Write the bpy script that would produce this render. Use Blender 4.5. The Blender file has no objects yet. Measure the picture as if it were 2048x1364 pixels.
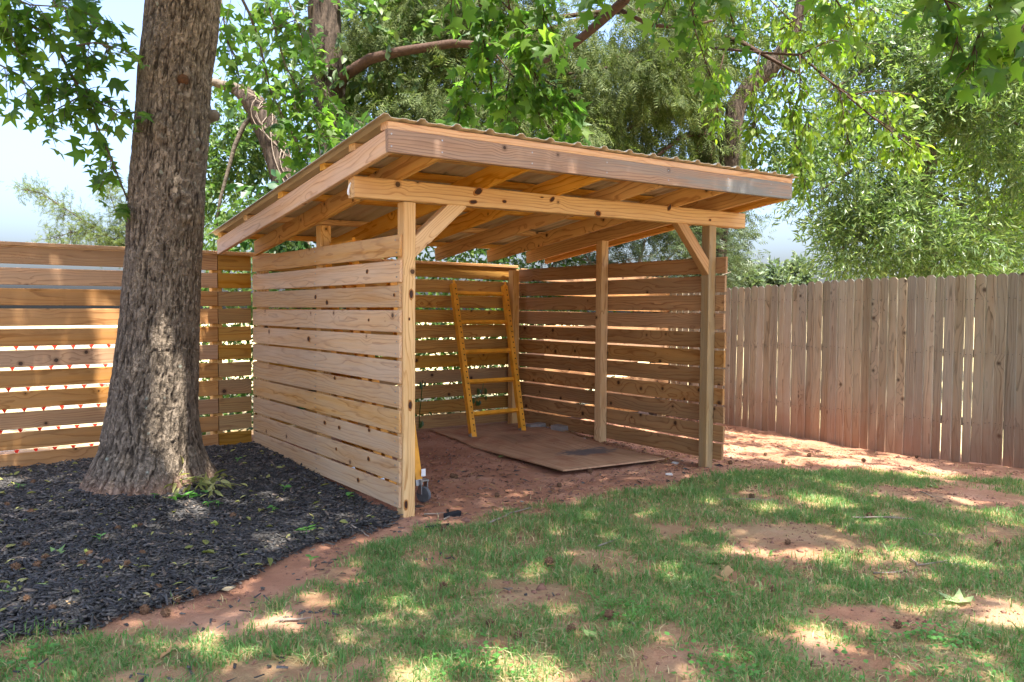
import bpy, bmesh, math, random
import numpy as np
from mathutils import Matrix, Vector
random.seed(7)
R = np.random.RandomState(11)
S = bpy.context.scene
COL = S.collection

# ------------------------------------------------------------------ camera
CP = np.array([-2.33506, -4.28217, 1.21459])
FW = np.array([0.592249, 0.804902, -0.037053])
RT = np.array([0.805588, -0.592437, 0.006883])
UP = np.array([0.016411, 0.033926, 0.999290])
FPX = 1585.87
cam = bpy.data.cameras.new('camera'); camo = bpy.data.objects.new('camera', cam); COL.objects.link(camo)
cam.sensor_width = 36; cam.lens = FPX/2048*36; cam.clip_start = .05; cam.clip_end = 2000
camo.matrix_world = Matrix([[RT[i], UP[i], -FW[i], CP[i]] for i in range(3)] + [[0, 0, 0, 1]])
S.camera = camo
# ------------------------------------------------------------------ sky, sun, exposure
SUN_EL = math.radians(70); SUN_AZ = np.array([-.10, -.995])
SUN = np.array([SUN_AZ[0]*math.cos(SUN_EL), SUN_AZ[1]*math.cos(SUN_EL), math.sin(SUN_EL)]); SUN /= np.linalg.norm(SUN)
w = bpy.data.worlds.new('World'); S.world = w; w.use_nodes = True
nt = w.node_tree; nt.nodes.clear()
out = nt.nodes.new('ShaderNodeOutputWorld'); bg = nt.nodes.new('ShaderNodeBackground')
sky = nt.nodes.new('ShaderNodeTexSky'); sky.sky_type = 'NISHITA'; sky.sun_disc = False
sky.sun_elevation = SUN_EL; sky.sun_rotation = math.atan2(SUN_AZ[0], SUN_AZ[1])
sky.air_density = 1.; sky.dust_density = 6.2; sky.ozone_density = 3.
tc = nt.nodes.new('ShaderNodeTexCoord'); mp = nt.nodes.new('ShaderNodeMapping'); mp.inputs['Scale'].default_value = (1.6, 1.6, 5.0)
cn = nt.nodes.new('ShaderNodeTexNoise'); cn.inputs['Scale'].default_value = 1.6; cn.inputs['Detail'].default_value = 7; cn.inputs['Roughness'].default_value = .58
cr = nt.nodes.new('ShaderNodeValToRGB'); cr.color_ramp.elements[0].position = .60; cr.color_ramp.elements[1].position = .78
cr.color_ramp.elements[1].color = (.75, .75, .75, 1)
mx = nt.nodes.new('ShaderNodeMixRGB'); mx.inputs[2].default_value = (2.0, 2.1, 2.3, 1)
L = nt.links.new
L(tc.outputs['Generated'], mp.inputs[0]); L(mp.outputs[0], cn.inputs['Vector']); L(cn.outputs[0], cr.inputs[0])
L(cr.outputs[0], mx.inputs[0]); tn = nt.nodes.new('ShaderNodeMixRGB'); tn.blend_type = 'MULTIPLY'; tn.inputs[0].default_value = 1; tn.inputs[2].default_value = (.93, .97, 1.08, 1)
L(sky.outputs[0], tn.inputs[1]); L(tn.outputs[0], mx.inputs[1]); L(mx.outputs[0], bg.inputs[0]); L(bg.outputs[0], out.inputs[0])
bg.inputs[1].default_value = .11
sl = bpy.data.lights.new('sun', 'SUN'); sl.energy = 3.4; sl.angle = math.radians(.53); sl.color = (1, .95, .86)
so = bpy.data.objects.new('sun', sl); COL.objects.link(so); so.location = (0, -4, 30)
so.rotation_euler = Vector(SUN).to_track_quat('Z', 'Y').to_euler()
S.view_settings.view_transform = 'Standard'; S.view_settings.look = 'None'; S.view_settings.gamma = 1
S.view_settings.use_curve_mapping = False; S.view_settings.exposure = 2.55
S.render.engine = 'CYCLES'
cy = S.cycles; cy.use_denoising = True; cy.max_bounces = 9; cy.diffuse_bounces = 6; cy.transmission_bounces = 5; cy.glossy_bounces = 3
cy.caustics_reflective = False; cy.caustics_refractive = False; cy.sample_clamp_indirect = 8

# ------------------------------------------------------------------ helpers
def ray(px, py): return FW + (px-1024)/FPX*RT - (py-682)/FPX*UP
def at(px, py, depth): return CP + ray(px, py)*depth
def hit(px, py, z=-.06):
    d = ray(px, py); return CP + d*((z-CP[2])/d[2])
def hity(px, py, y):
    d = ray(px, py); return CP + d*((y-CP[1])/d[1])
def proj(P):
    d = np.asarray(P)-CP; z = d@FW
    return 1024+FPX*(d@RT)/z, 682-FPX*(d@UP)/z, z

def _h(i, j, k, s):
    n = (i*374761393 + j*668265263 + k*2147483647 + s*1274126177) & 0xffffffff
    n = ((n ^ (n >> 13))*1274126177) & 0xffffffff
    n = ((n ^ (n >> 15))*2246822519) & 0xffffffff
    return ((n ^ (n >> 16)) & 0xffff)/65535.
def noise(x, y, z=0., s=0):
    x, y, z = np.broadcast_arrays(np.asarray(x, float), np.asarray(y, float), np.asarray(z, float))
    xi, yi, zi = (np.floor(a).astype(np.int64) for a in (x, y, z))
    fx, fy, fz = x-xi, y-yi, z-zi
    fx, fy, fz = (t*t*(3-2*t) for t in (fx, fy, fz))
    r = 0
    for a in (0, 1):
        for b in (0, 1):
            for c in (0, 1):
                r = r + _h(xi+a, yi+b, zi+c, s)*(fx if a else 1-fx)*(fy if b else 1-fy)*(fz if c else 1-fz)
    return r
def fbm(x, y, z=0., o=4, s=0):
    r, a, t = 0, .5, 0
    for k in range(o):
        r = r + a*noise(np.asarray(x)*2**k, np.asarray(y)*2**k, np.asarray(z)*2**k, s+k); t += a; a *= .5
    return r/t
def sstep(a, b, x):
    t = np.clip((x-a)/(b-a), 0, 1); return t*t*(3-2*t)
def norm(v):
    v = np.asarray(v, float); return v/np.maximum(np.linalg.norm(v, axis=-1, keepdims=True), 1e-9)

def tag(o, label=None, cat=None, group=None, kind=None):
    if label: o['label'] = label
    if cat: o['category'] = cat
    if group: o['group'] = group
    if kind: o['kind'] = kind
    return o
def empty(name, loc, label, cat, group=None):
    o = bpy.data.objects.new(name, None); COL.objects.link(o); o.location = [float(v) for v in loc]; o.empty_display_size = .1
    return tag(o, label, cat, group)
def link(name, me, parent=None, mat=None):
    """links a mesh whose vertices are in world space; the object's origin goes to its parent's base"""
    if mat and not me.materials: me.materials.append(mat)
    o = bpy.data.objects.new(name, me); COL.objects.link(o)
    if parent:
        o.parent = parent
    return o
def mesh_tri(name, V, F, mat=None, smooth=False):
    V = np.ascontiguousarray(V, np.float32); F = np.ascontiguousarray(F, np.int32)
    k = F.shape[1]
    me = bpy.data.meshes.new(name)
    me.vertices.add(len(V)); me.vertices.foreach_set('co', V.ravel())
    me.loops.add(F.size); me.loops.foreach_set('vertex_index', F.ravel())
    me.polygons.add(len(F)); me.polygons.foreach_set('loop_start', np.arange(0, F.size, k, dtype=np.int32))
    me.polygons.foreach_set('loop_total', np.full(len(F), k, np.int32))
    if smooth: me.polygons.foreach_set('use_smooth', np.ones(len(F), bool))
    me.update(calc_edges=True); me.validate()
    if mat: me.materials.append(mat)
    return me
def mesh_py(name, V, F, mat=None, smooth=False):
    me = bpy.data.meshes.new(name); me.from_pydata([tuple(map(float, v)) for v in V], [], [tuple(f) for f in F]); me.update()
    if smooth:
        for p in me.polygons: p.use_smooth = True
    if mat: me.materials.append(mat)
    return me
def put(o, parent, world):
    """parent an object and give it a world matrix; parents are unrotated empties"""
    o.parent = parent
    o.matrix_basis = (Matrix.Translation(parent.location).inverted() if parent else Matrix()) @ world
    return o
def rel(o, parent):
    o.parent = parent; o.location = -parent.location; return o

class MB:
    def __init__(s): s.V = []; s.F = []; s.n = 0
    def add(s, V, F):
        V = [tuple(map(float, v)) for v in V]; s.V += V; s.F += [tuple(i+s.n for i in f) for f in F]; s.n += len(V)
    def box(s, a, b, bev=0.):
        (x0, y0, z0), (x1, y1, z1) = a, b
        s.add([(x0, y0, z0), (x1, y0, z0), (x1, y1, z0), (x0, y1, z0), (x0, y0, z1), (x1, y0, z1), (x1, y1, z1), (x0, y1, z1)],
              [(0, 3, 2, 1), (4, 5, 6, 7), (0, 1, 5, 4), (1, 2, 6, 5), (2, 3, 7, 6), (3, 0, 4, 7)])
    def tube(s, pts, rad, n=6, cap=True):
        pts = [np.asarray(p, float) for p in pts]; m = len(pts)
        rad = [rad]*m if np.isscalar(rad) else rad
        ref = None; V = []
        for i, p in enumerate(pts):
            t = norm(pts[min(i+1, m-1)]-pts[max(i-1, 0)])
            if ref is None: ref = np.cross(t, [0, 0, 1.]) if abs(t[2]) < .9 else np.cross(t, [1., 0, 0])
            ref = norm(ref-t*(ref@t)); b = np.cross(t, ref)
            for k in range(n):
                a = 2*math.pi*k/n; V.append(p+rad[i]*(math.cos(a)*ref+math.sin(a)*b))
        F = [(i*n+k, i*n+(k+1) % n, (i+1)*n+(k+1) % n, (i+1)*n+k) for i in range(m-1) for k in range(n)]
        if cap: F += [tuple(range(n-1, -1, -1)), tuple((m-1)*n+k for k in range(n))]
        s.add(V, F)
    def mesh(s, name, mat=None, smooth=False): return mesh_py(name, s.V, s.F, mat, smooth)

# ------------------------------------------------------------------ materials
def nodes(name):
    m = bpy.data.materials.new(name); m.use_nodes = True; n = m.node_tree; n.nodes.clear()
    o = n.nodes.new('ShaderNodeOutputMaterial'); return m, n, o
def srgb(r, g, b):
    return tuple((c/255/12.92 if c/255 <= .04045 else ((c/255+.055)/1.055)**2.4) for c in (r, g, b))+(1,)
class NB:
    def __init__(s, n): s.n = n
    def new(s, t, **k):
        o = s.n.nodes.new(t)
        for a, v in k.items(): setattr(o, a, v)
        return o
    def set(s, sock, v):
        if hasattr(v, 'is_output'): s.n.links.new(v, sock)
        else: sock.default_value = v
    def math(s, op, a, b=0., c=None, clamp=False):
        o = s.new('ShaderNodeMath', operation=op, use_clamp=clamp); s.set(o.inputs[0], a); s.set(o.inputs[1], b)
        if c is not None: s.set(o.inputs[2], c)
        return o.outputs[0]
    def vmath(s, op, a, b):
        o = s.new('ShaderNodeVectorMath', operation=op); s.set(o.inputs[0], a); s.set(o.inputs[1], b)
        return o.outputs[1] if op in ('LENGTH', 'DISTANCE') else o.outputs[0]
    def comb(s, x, y, z):
        o = s.new('ShaderNodeCombineXYZ')
        for i, v in enumerate((x, y, z)): s.set(o.inputs[i], v)
        return o.outputs[0]
    def sep(s, v):
        o = s.new('ShaderNodeSeparateXYZ'); s.set(o.inputs[0], v); return o.outputs
    def noise(s, vec, scale, detail=3, rough=.55, color=False):
        o = s.new('ShaderNodeTexNoise'); s.set(o.inputs['Vector'], vec); o.inputs['Scale'].default_value = scale
        o.inputs['Detail'].default_value = detail; o.inputs['Roughness'].default_value = rough
        return o.outputs[1 if color else 0]
    def ramp(s, f, stops, interp='LINEAR'):
        o = s.new('ShaderNodeValToRGB'); e = o.color_ramp; e.interpolation = interp
        while len(e.elements) < len(stops): e.elements.new(.5)
        for el, (p, c) in zip(e.elements, stops):
            el.position = p; el.color = c if isinstance(c, tuple) else (c, c, c, 1)
        s.set(o.inputs[0], f); return o.outputs[0]
    def mix(s, f, a, b, mode='MIX'):
        o = s.new('ShaderNodeMixRGB', blend_type=mode); s.set(o.inputs[0], f); s.set(o.inputs[1], a); s.set(o.inputs[2], b); return o.outputs[0]
    def range(s, v, a, b, c=0., d=1., smooth=True):
        o = s.new('ShaderNodeMapRange'); o.interpolation_type = 'SMOOTHSTEP' if smooth else 'LINEAR'
        for i, x in enumerate((v, a, b, c, d)): s.set(o.inputs[i], x)
        return o.outputs[0]
    def bump(s, h, dist, strength=1.):
        o = s.new('ShaderNodeBump'); s.set(o.inputs['Height'], h); o.inputs['Distance'].default_value = dist; o.inputs['Strength'].default_value = strength
        return o.outputs[0]
    def bsdf(s, col, rough=.7, bump=None, spec=.3, metal=0.):
        o = s.new('ShaderNodeBsdfPrincipled'); s.set(o.inputs['Base Color'], col); s.set(o.inputs['Roughness'], rough)
        o.inputs['Specular IOR Level'].default_value = spec; s.set(o.inputs['Metallic'], metal)
        if bump is not None: s.set(o.inputs['Normal'], bump)
        return o.outputs[0]

def wood(name, light, mid, dark, knotc=None, ring=.013, weather=None, wamt=0., rough=.72, stain=None, wgrad=None, var=.25, knots=.45, tint=None):
    m, n, o = nodes(name); B = NB(n)
    tcn = B.new('ShaderNodeTexCoord'); oi = B.new('ShaderNodeObjectInfo'); rnd = oi.outputs['Random']
    x, y, z = B.sep(tcn.outputs['Object'])
    xo = B.math('MULTIPLY_ADD', rnd, 57.3, x)
    r2 = B.math('FRACT', B.math('MULTIPLY', rnd, 17.13)); r3 = B.math('FRACT', B.math('MULTIPLY', rnd, 41.7))
    yc = B.math('ADD', y, B.math('MULTIPLY_ADD', r2, .11, .025)); zc = B.math('ADD', z, B.math('MULTIPLY_ADD', r3, .16, -.08))
    q = B.comb(B.math('MULTIPLY', xo, .8), B.math('MULTIPLY', yc, 5.), B.math('MULTIPLY', zc, 5.))
    lo = B.noise(q, 1.2, 3, .5)
    # knots: cells in the board's face
    kv = B.comb(xo, B.math('ADD', B.math('MULTIPLY', y, .6), B.math('ADD', z, B.math('MULTIPLY', r2, 9.))), 0.)
    vo = B.new('ShaderNodeTexVoronoi', voronoi_dimensions='2D'); B.set(vo.inputs['Vector'], kv); vo.inputs['Scale'].default_value = 4.2
    d = B.math('DIVIDE', vo.outputs['Distance'], 4.2); cr_, cg_, cb_ = (B.sep(vo.outputs['Color'])[i] for i in range(3))
    on = B.math('LESS_THAN', cg_, knots)
    krad = B.math('MULTIPLY_ADD', cr_, .013, .006)
    dn = B.math('ADD', d, B.math('MULTIPLY', B.noise(tcn.outputs['Object'], 60, 2), .006)); dn = B.math('SUBTRACT', dn, .003)
    kmask = B.math('MULTIPLY', B.range(dn, krad, B.math('ADD', krad, -.004)), on)
    kring = B.math('MULTIPLY', B.range(dn, B.math('MULTIPLY_ADD', krad, 1., .016), krad), on)
    swirl = B.math('MULTIPLY', B.range(d, .11, .0), on)
    rr = B.math('SQRT', B.math('ADD', B.math('MULTIPLY', yc, yc), B.math('MULTIPLY', zc, zc)))
    rr = B.math('ADD', rr, B.math('MULTIPLY', B.math('SUBTRACT', lo, .5), .115))
    rr = B.math('ADD', rr, B.math('MULTIPLY', swirl, .022))
    f = B.math('FRACT', B.math('DIVIDE', rr, ring))
    fib = B.noise(B.comb(B.math('MULTIPLY', xo, 5.), B.math('MULTIPLY', y, 160.), B.math('MULTIPLY', z, 160.)), 1., 2)
    f2 = B.math('ADD', f, B.math('MULTIPLY', B.math('SUBTRACT', fib, .5), .25))
    col = B.ramp(f2, [(0., light), (.45, light), (.74, tuple(.6*a+.4*b for a, b in zip(light, mid))), (.9, tuple(.45*a+.55*b for a, b in zip(mid, dark))), (.97, mid), (1., light)])
    blot = B.noise(B.comb(B.math('MULTIPLY', xo, 1.6), B.math('MULTIPLY', y, 8.), B.math('MULTIPLY', B.math('ADD', z, B.math('MULTIPLY', r3, 7.)), 8.)), 1., 4, .6)
    col = B.mix(B.range(blot, .42, .75, 0., .75), col, mid)
    if weather:
        wn = B.noise(B.comb(B.math('MULTIPLY', xo, 1.1), B.math('MULTIPLY', y, 14.), B.math('MULTIPLY', B.math('ADD', z, B.math('MULTIPLY', r2, 5.)), 14.)), 1., 5, .62)
        wf = B.math('MULTIPLY', B.range(wn, .30, .66), wamt)
        if wgrad: wf = B.math('MULTIPLY', wf, B.range(x, wgrad[0], wgrad[1], wgrad[2], wgrad[3]), clamp=True)
        col = B.mix(wf, col, weather)
    col = B.mix(B.math('MULTIPLY', kring, .55), col, dark)
    col = B.mix(B.math('MULTIPLY', kmask, .88), col, knotc or (.035, .016, .008, 1))
    col = B.mix(B.math('MULTIPLY', B.range(fib, .3, .7), .22), col, B.mix(1., col, (.62, .6, .58, 1), 'MULTIPLY'))
    hs = B.new('ShaderNodeHueSaturation'); B.set(hs.inputs['Value'], B.math('MULTIPLY_ADD', r3, var*2, 1.-var)); B.set(hs.inputs['Saturation'], B.math('MULTIPLY_ADD', r2, .3, .85)); B.set(hs.inputs['Color'], col)
    col = hs.outputs[0]
    if stain:
        g = B.new('ShaderNodeNewGeometry'); pz = B.sep(g.outputs['Position'])[2]
        sn = B.noise(g.outputs['Position'], 6, 4)
        zz = B.math('ADD', pz, B.math('MULTIPLY', B.math('SUBTRACT', sn, .5), .5))
        col = B.mix(B.range(zz, stain[1], stain[0], 0., stain[2]), col, stain[3])
    h = B.math('ADD', B.math('MULTIPLY', f, .35), B.math('ADD', B.math('MULTIPLY', fib, .6), B.math('MULTIPLY', kmask, -.4)))
    B.set(o.inputs[0], B.bsdf(col, rough, B.bump(h, .0016, .7), .25)); return m

W_ORANGE = wood('pine_amber', srgb(224, 178, 108), srgb(206, 150, 80), srgb(154, 100, 50), ring=.024, var=.12, knots=.5)
W_POST = wood('pine_post', srgb(214, 176, 122), srgb(196, 150, 92), srgb(150, 100, 52), ring=.016, var=.08, knots=.5)
W_GREYPOST = wood('pine_grey_post', srgb(172, 146, 110), srgb(150, 120, 84), srgb(106, 80, 54), ring=.016, weather=srgb(150, 136, 112), wamt=.7, var=.05, knots=.5)
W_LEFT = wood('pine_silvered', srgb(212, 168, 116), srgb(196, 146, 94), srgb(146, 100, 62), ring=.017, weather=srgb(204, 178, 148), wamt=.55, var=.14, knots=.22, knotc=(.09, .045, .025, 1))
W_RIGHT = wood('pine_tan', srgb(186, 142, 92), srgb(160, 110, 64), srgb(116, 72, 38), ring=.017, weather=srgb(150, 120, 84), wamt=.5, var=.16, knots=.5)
W_FENCE = wood('pine_brown', srgb(188, 140, 92), srgb(166, 116, 70), srgb(122, 82, 48), ring=.020, weather=srgb(160, 130, 98), wamt=.45, var=.12, knots=.45)
W_BACK = wood('pine_back', srgb(184, 140, 80), srgb(160, 110, 56), srgb(112, 70, 34), ring=.017, weather=srgb(146, 120, 78), wamt=.5, var=.18, knots=.5)
W_FASCIA = wood('pine_greyed', srgb(162, 124, 94), srgb(136, 98, 72), srgb(92, 68, 54), ring=.016, wgrad=(-1.2, 1.6, .3, 1.5), weather=srgb(124, 124, 122), wamt=.95, var=.05, knots=.45)
W_BARGE = wood('pine_barge', srgb(220, 180, 140), srgb(200, 150, 108), srgb(150, 104, 70), ring=.016, weather=srgb(204, 176, 156), wamt=.55, var=.06, knots=.4)
W_PICKET = wood('picket_grey', srgb(164, 148, 124), srgb(130, 115, 92), srgb(68, 57, 45), ring=.016, weather=srgb(158, 153, 136), wamt=.7, var=.27, rough=.85, knots=.25, knotc=(.07, .05, .035, 1),
                stain=(-.28, .6, .6, srgb(142, 92, 66)))

def flat(name, col, rough=.6, metal=0., spec=.4, nscale=0, namt=.3, bumpd=0.):
    m, n, o = nodes(name); B = NB(n); c = col; b = None
    if nscale:
        t = B.new('ShaderNodeTexCoord'); nv = B.noise(t.outputs['Object'], nscale, 5, .6)
        c = B.mix(B.math('MULTIPLY', B.range(nv, .3, .7), namt), col, tuple(v*.45 for v in col[:3])+(1,))
        if bumpd: b = B.bump(nv, bumpd)
    B.set(o.inputs[0], B.bsdf(c, rough, b, spec, metal)); return m
M_YELLOW = flat('scaffold_yellow_paint', srgb(232, 160, 44), .48, 0, .4, 9, .5, .0015)
M_HOLE = flat('hole_dark', (.01, .008, .006, 1), .9)
M_STEEL = flat('zinc_steel', (.42, .43, .45, 1), .42, .9, .5, 30, .4)
M_RUBBER = flat('grey_rubber', (.12, .125, .13, 1), .7, 0, .3, 25, .5)
M_WHITE = flat('white_sticker', (.75, .74, .72, 1), .5)
M_TAGW = flat('plastic_tag', (.8, .85, .88, 1), .35)
M_NAIL = flat('nail_dark', (.05, .045, .04, 1), .5, .6)
M_NET = flat('red_netting', srgb(226, 52, 36), .6)
M_GUM = flat('seed_ball_brown', srgb(112, 84, 62), .85, 0, .2, 60, .6)
M_GUMG = flat('seed_ball_green', srgb(150, 160, 80), .7, 0, .2, 60, .4)
M_TWIG = flat('twig_grey', srgb(150, 135, 120), .85, 0, .2, 40, .5)
M_LIMB = flat('limb_bark', srgb(74, 56, 45), .85, 0, .2, 24, .6, .01)
M_LIMBG = flat('limb_bark_grey', srgb(104, 94, 82), .9, 0, .2, 20, .65, .02)
M_STONE = flat('grey_paver', srgb(150, 142, 134), .9, 0, .2, 18, .4, .004)
M_PAPER = flat('litter_pale', srgb(200, 195, 188), .8, 0, .2, 20, .3)
M_ROOT = flat('charred_wood', (.02, .02, .022, 1), .8, 0, .2, 30, .4)

def metal_roof():
    m, n, o = nodes('galvalume_sheet'); B = NB(n); t = B.new('ShaderNodeTexCoord')
    x, y, z = B.sep(t.outputs['Object'])
    nv = B.noise(B.comb(B.math('MULTIPLY', x, 14.), B.math('MULTIPLY', y, 1.5), 0.), 1., 4)
    c = B.ramp(nv, [(.3, srgb(186, 172, 146)), (.7, srgb(216, 206, 186))])
    B.set(o.inputs[0], B.bsdf(c, .45, None, .5, .2)); return m
M_ROOF = metal_roof()

def leafmat(name, c0, c1, c2, trans=.45, rough=.45, spec=.35, island=True, tcol=None):
    m, n, o = nodes(name); B = NB(n)
    g = B.new('ShaderNodeNewGeometry'); oi = B.new('ShaderNodeObjectInfo')
    r = g.outputs['Random Per Island'] if island else oi.outputs['Random']
    c = B.ramp(r, [(0., c0), (.5, c1), (1., c2)])
    pr = B.bsdf(c, rough, None, spec)
    tl = B.new('ShaderNodeBsdfTranslucent'); B.set(tl.inputs[0], B.mix(1., c, tcol or (1.6, 1.75, .9, 1), 'MULTIPLY'))
    ms = B.new('ShaderNodeMixShader'); ms.inputs[0].default_value = trans; B.set(ms.inputs[1], pr); B.set(ms.inputs[2], tl.outputs[0])
    B.set(o.inputs[0], ms.outputs[0]); return m
LF_GUM = leafmat('sweetgum_leaf', (.045, .105, .02, 1), (.075, .155, .026, 1), (.12, .20, .03, 1), .62)
LF_GUM1 = leafmat('sweetgum_leaf_single', (.055, .13, .022, 1), (.09, .18, .028, 1), (.14, .22, .035, 1), .66, island=False)
LF_OAK = leafmat('willow_oak_leaf', (.055, .10, .03, 1), (.10, .155, .05, 1), (.17, .21, .085, 1), .45, .35, .5)
LF_CEDAR = leafmat('cedar_spray', (.050, .078, .022, 1), (.085, .118, .034, 1), (.15, .175, .062, 1), .4, .6, .2)
LF_CHERRY = leafmat('cherry_leaf', (.08, .15, .02, 1), (.14, .22, .025, 1), (.20, .27, .03, 1), .58)
LF_VINE = leafmat('vine_leaf', (.02, .06, .018, 1), (.035, .09, .022, 1), (.06, .12, .03, 1), .3, .3, .5)
LF_BUSH = leafmat('bush_leaf', (.035, .075, .02, 1), (.06, .115, .028, 1), (.11, .16, .04, 1), .4)
LF_PINE = leafmat('far_tree_leaf', (.06, .09, .05, 1), (.085, .12, .06, 1), (.12, .15, .08, 1), .3)
LF_TAN = leafmat('dead_leaf', srgb(150, 112, 74), srgb(178, 146, 104), srgb(196, 176, 140), .2, .7, .2, False, (1.1, 1., .8, 1))
LF_FRESH = leafmat('fallen_green_leaf', srgb(96, 128, 66), srgb(140, 160, 100), srgb(170, 182, 140), .25, .5, .3, False)
LF_SEED = leafmat('seedling_leaf', (.07, .20, .04, 1), (.10, .26, .05, 1), (.13, .30, .07, 1), .4)
LF_FERN = leafmat('wilted_frond', srgb(110, 116, 60), srgb(140, 138, 78), srgb(164, 160, 104), .3, .6)
M_GRASS = leafmat('grass_blade', (.075, .18, .045, 1), (.12, .25, .065, 1), (.21, .29, .12, 1), .4, .5, .3)
M_STRAW = leafmat('dry_grass_blade', srgb(150, 134, 88), srgb(176, 158, 110), srgb(196, 182, 140), .3, .7, .2, tcol=(1.2, 1.1, .8, 1))

def bark(name, dark, mid, light, zs=5., clay=None):
    m, n, o = nodes(name); B = NB(n); t = B.new('ShaderNodeTexCoord'); g = B.new('ShaderNodeNewGeometry')
    P = t.outputs['Object']; x, y, z = B.sep(P)
    v = B.comb(B.math('MULTIPLY', x, 34.), B.math('MULTIPLY', y, 34.), B.math('MULTIPLY', z, zs))
    n1 = B.noise(v, 1.4, 6, .65)
    wp = B.vmath('ADD', B.comb(B.math('MULTIPLY', x, 56.), B.math('MULTIPLY', y, 56.), B.math('MULTIPLY', z, 7.5)), B.vmath('MULTIPLY', B.noise(P, 11, 5, .65, True), (6., 6., 2.2)))
    ve = B.new('ShaderNodeTexVoronoi', feature='DISTANCE_TO_EDGE'); B.set(ve.inputs['Vector'], wp); ve.inputs['Scale'].default_value = 1.
    crack = B.math('MAXIMUM', B.range(ve.outputs['Distance'], .0, .22), B.range(B.noise(P, 30, 3), .5, .62))
    at_ = B.new('ShaderNodeAttribute', attribute_name='ridge'); rd = at_.outputs['Fac']
    big = B.noise(P, 2.2, 4)
    c = B.ramp(B.math('ADD', B.math('MULTIPLY', rd, .75), B.math('MULTIPLY', n1, .25)), [(.12, dark), (.42, mid), (.85, light)])
    c = B.mix(B.range(big, .45, .75, 0., .35), c, mid); c = B.mix(B.math('MULTIPLY', B.math('SUBTRACT', 1., crack), .22), c, tuple(v*.55 for v in dark[:3])+(1,))
    vo = B.new('ShaderNodeTexVoronoi'); B.set(vo.inputs['Vector'], P); vo.inputs['Scale'].default_value = 9.
    ln = B.noise(P, 40, 3)
    lm = B.math('MULTIPLY', B.range(B.math('ADD', vo.outputs['Distance'], B.math('MULTIPLY', ln, .2)), .26, .16), B.math('LESS_THAN', B.sep(vo.outputs['Color'])[0], .3))
    c = B.mix(B.math('MULTIPLY', lm, .6), c, srgb(170, 176, 160))
    if clay:
        zz = B.math('ADD', B.sep(g.outputs['Position'])[2], B.math('MULTIPLY', B.math('SUBTRACT', big, .5), .35))
        c = B.mix(B.range(zz, .16, -.05, 0., .6), c, clay)
    B.set(o.inputs[0], B.bsdf(c, .9, B.bump(B.math('ADD', B.math('MULTIPLY', n1, .5), crack), .010, 1.), .15)); return m
M_BARK = bark('sweetgum_bark', srgb(58, 50, 42), srgb(104, 92, 79), srgb(134, 120, 104), 6., srgb(150, 110, 88))

def ground_mat():
    m, n, o = nodes('red_clay_ground'); B = NB(n); g = B.new('ShaderNodeNewGeometry'); P = g.outputs['Position']
    a = B.new('ShaderNodeAttribute', attribute_name='cover'); r_, g_, b_ = (B.sep(a.outputs['Color'])[i] for i in range(3))
    n1 = B.noise(P, 2.3, 6, .62); n2 = B.noise(P, 22, 5, .65); n3 = B.noise(P, 140, 3, .6)
    clay = B.ramp(n1, [(.25, srgb(138, 96, 74)), (.5, srgb(163, 117, 92)), (.75, srgb(184, 143, 118))])
    clay = B.mix(B.math('MULTIPLY', B.range(n2, .55, .75), .35), clay, srgb(92, 66, 54))
    clay = B.mix(B.math('MULTIPLY', B.range(n3, .55, .8), .3), clay, srgb(186, 160, 142))
    that = B.ramp(n2, [(.3, srgb(104, 106, 64)), (.7, srgb(160, 142, 104))])
    mulch = B.ramp(n2, [(.3, (.012, .012, .013, 1)), (.7, (.035, .034, .034, 1))])
    far = B.ramp(n1, [(.3, srgb(150, 150, 100)), (.7, srgb(196, 168, 132))])
    c = B.mix(B.math('MULTIPLY', r_, B.range(n2, .3, .6, .35, .9)), clay, that); c = B.mix(g_, c, mulch); c = B.mix(b_, c, far)
    B.set(o.inputs[0], B.bsdf(c, .95, B.bump(B.math('ADD', n2, B.math('MULTIPLY', n3, .5)), .022, .9), .12)); return m
M_GROUND = ground_mat()
M_CHIP = leafmat('black_mulch_chip', (.013, .013, .014, 1), (.030, .030, .032, 1), (.085, .080, .078, 1), .0, .65, .4)
def chip_mat():
    m, n, o = nodes('black_mulch_chip'); B = NB(n); g = B.new('ShaderNodeNewGeometry')
    c = B.ramp(g.outputs['Random Per Island'], [(0., (.013, .012, .011, 1)), (.55, (.034, .031, .029, 1)), (.86, (.085, .077, .070, 1)), (.94, (.07, .05, .036, 1)), (1., (.20, .15, .11, 1))])
    B.set(o.inputs[0], B.bsdf(c, .62, None, .4)); return m
M_CHIP = chip_mat()
M_CLOD = flat('clay_clod', srgb(134, 98, 82), .95, 0, .1, 8, .4)

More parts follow.
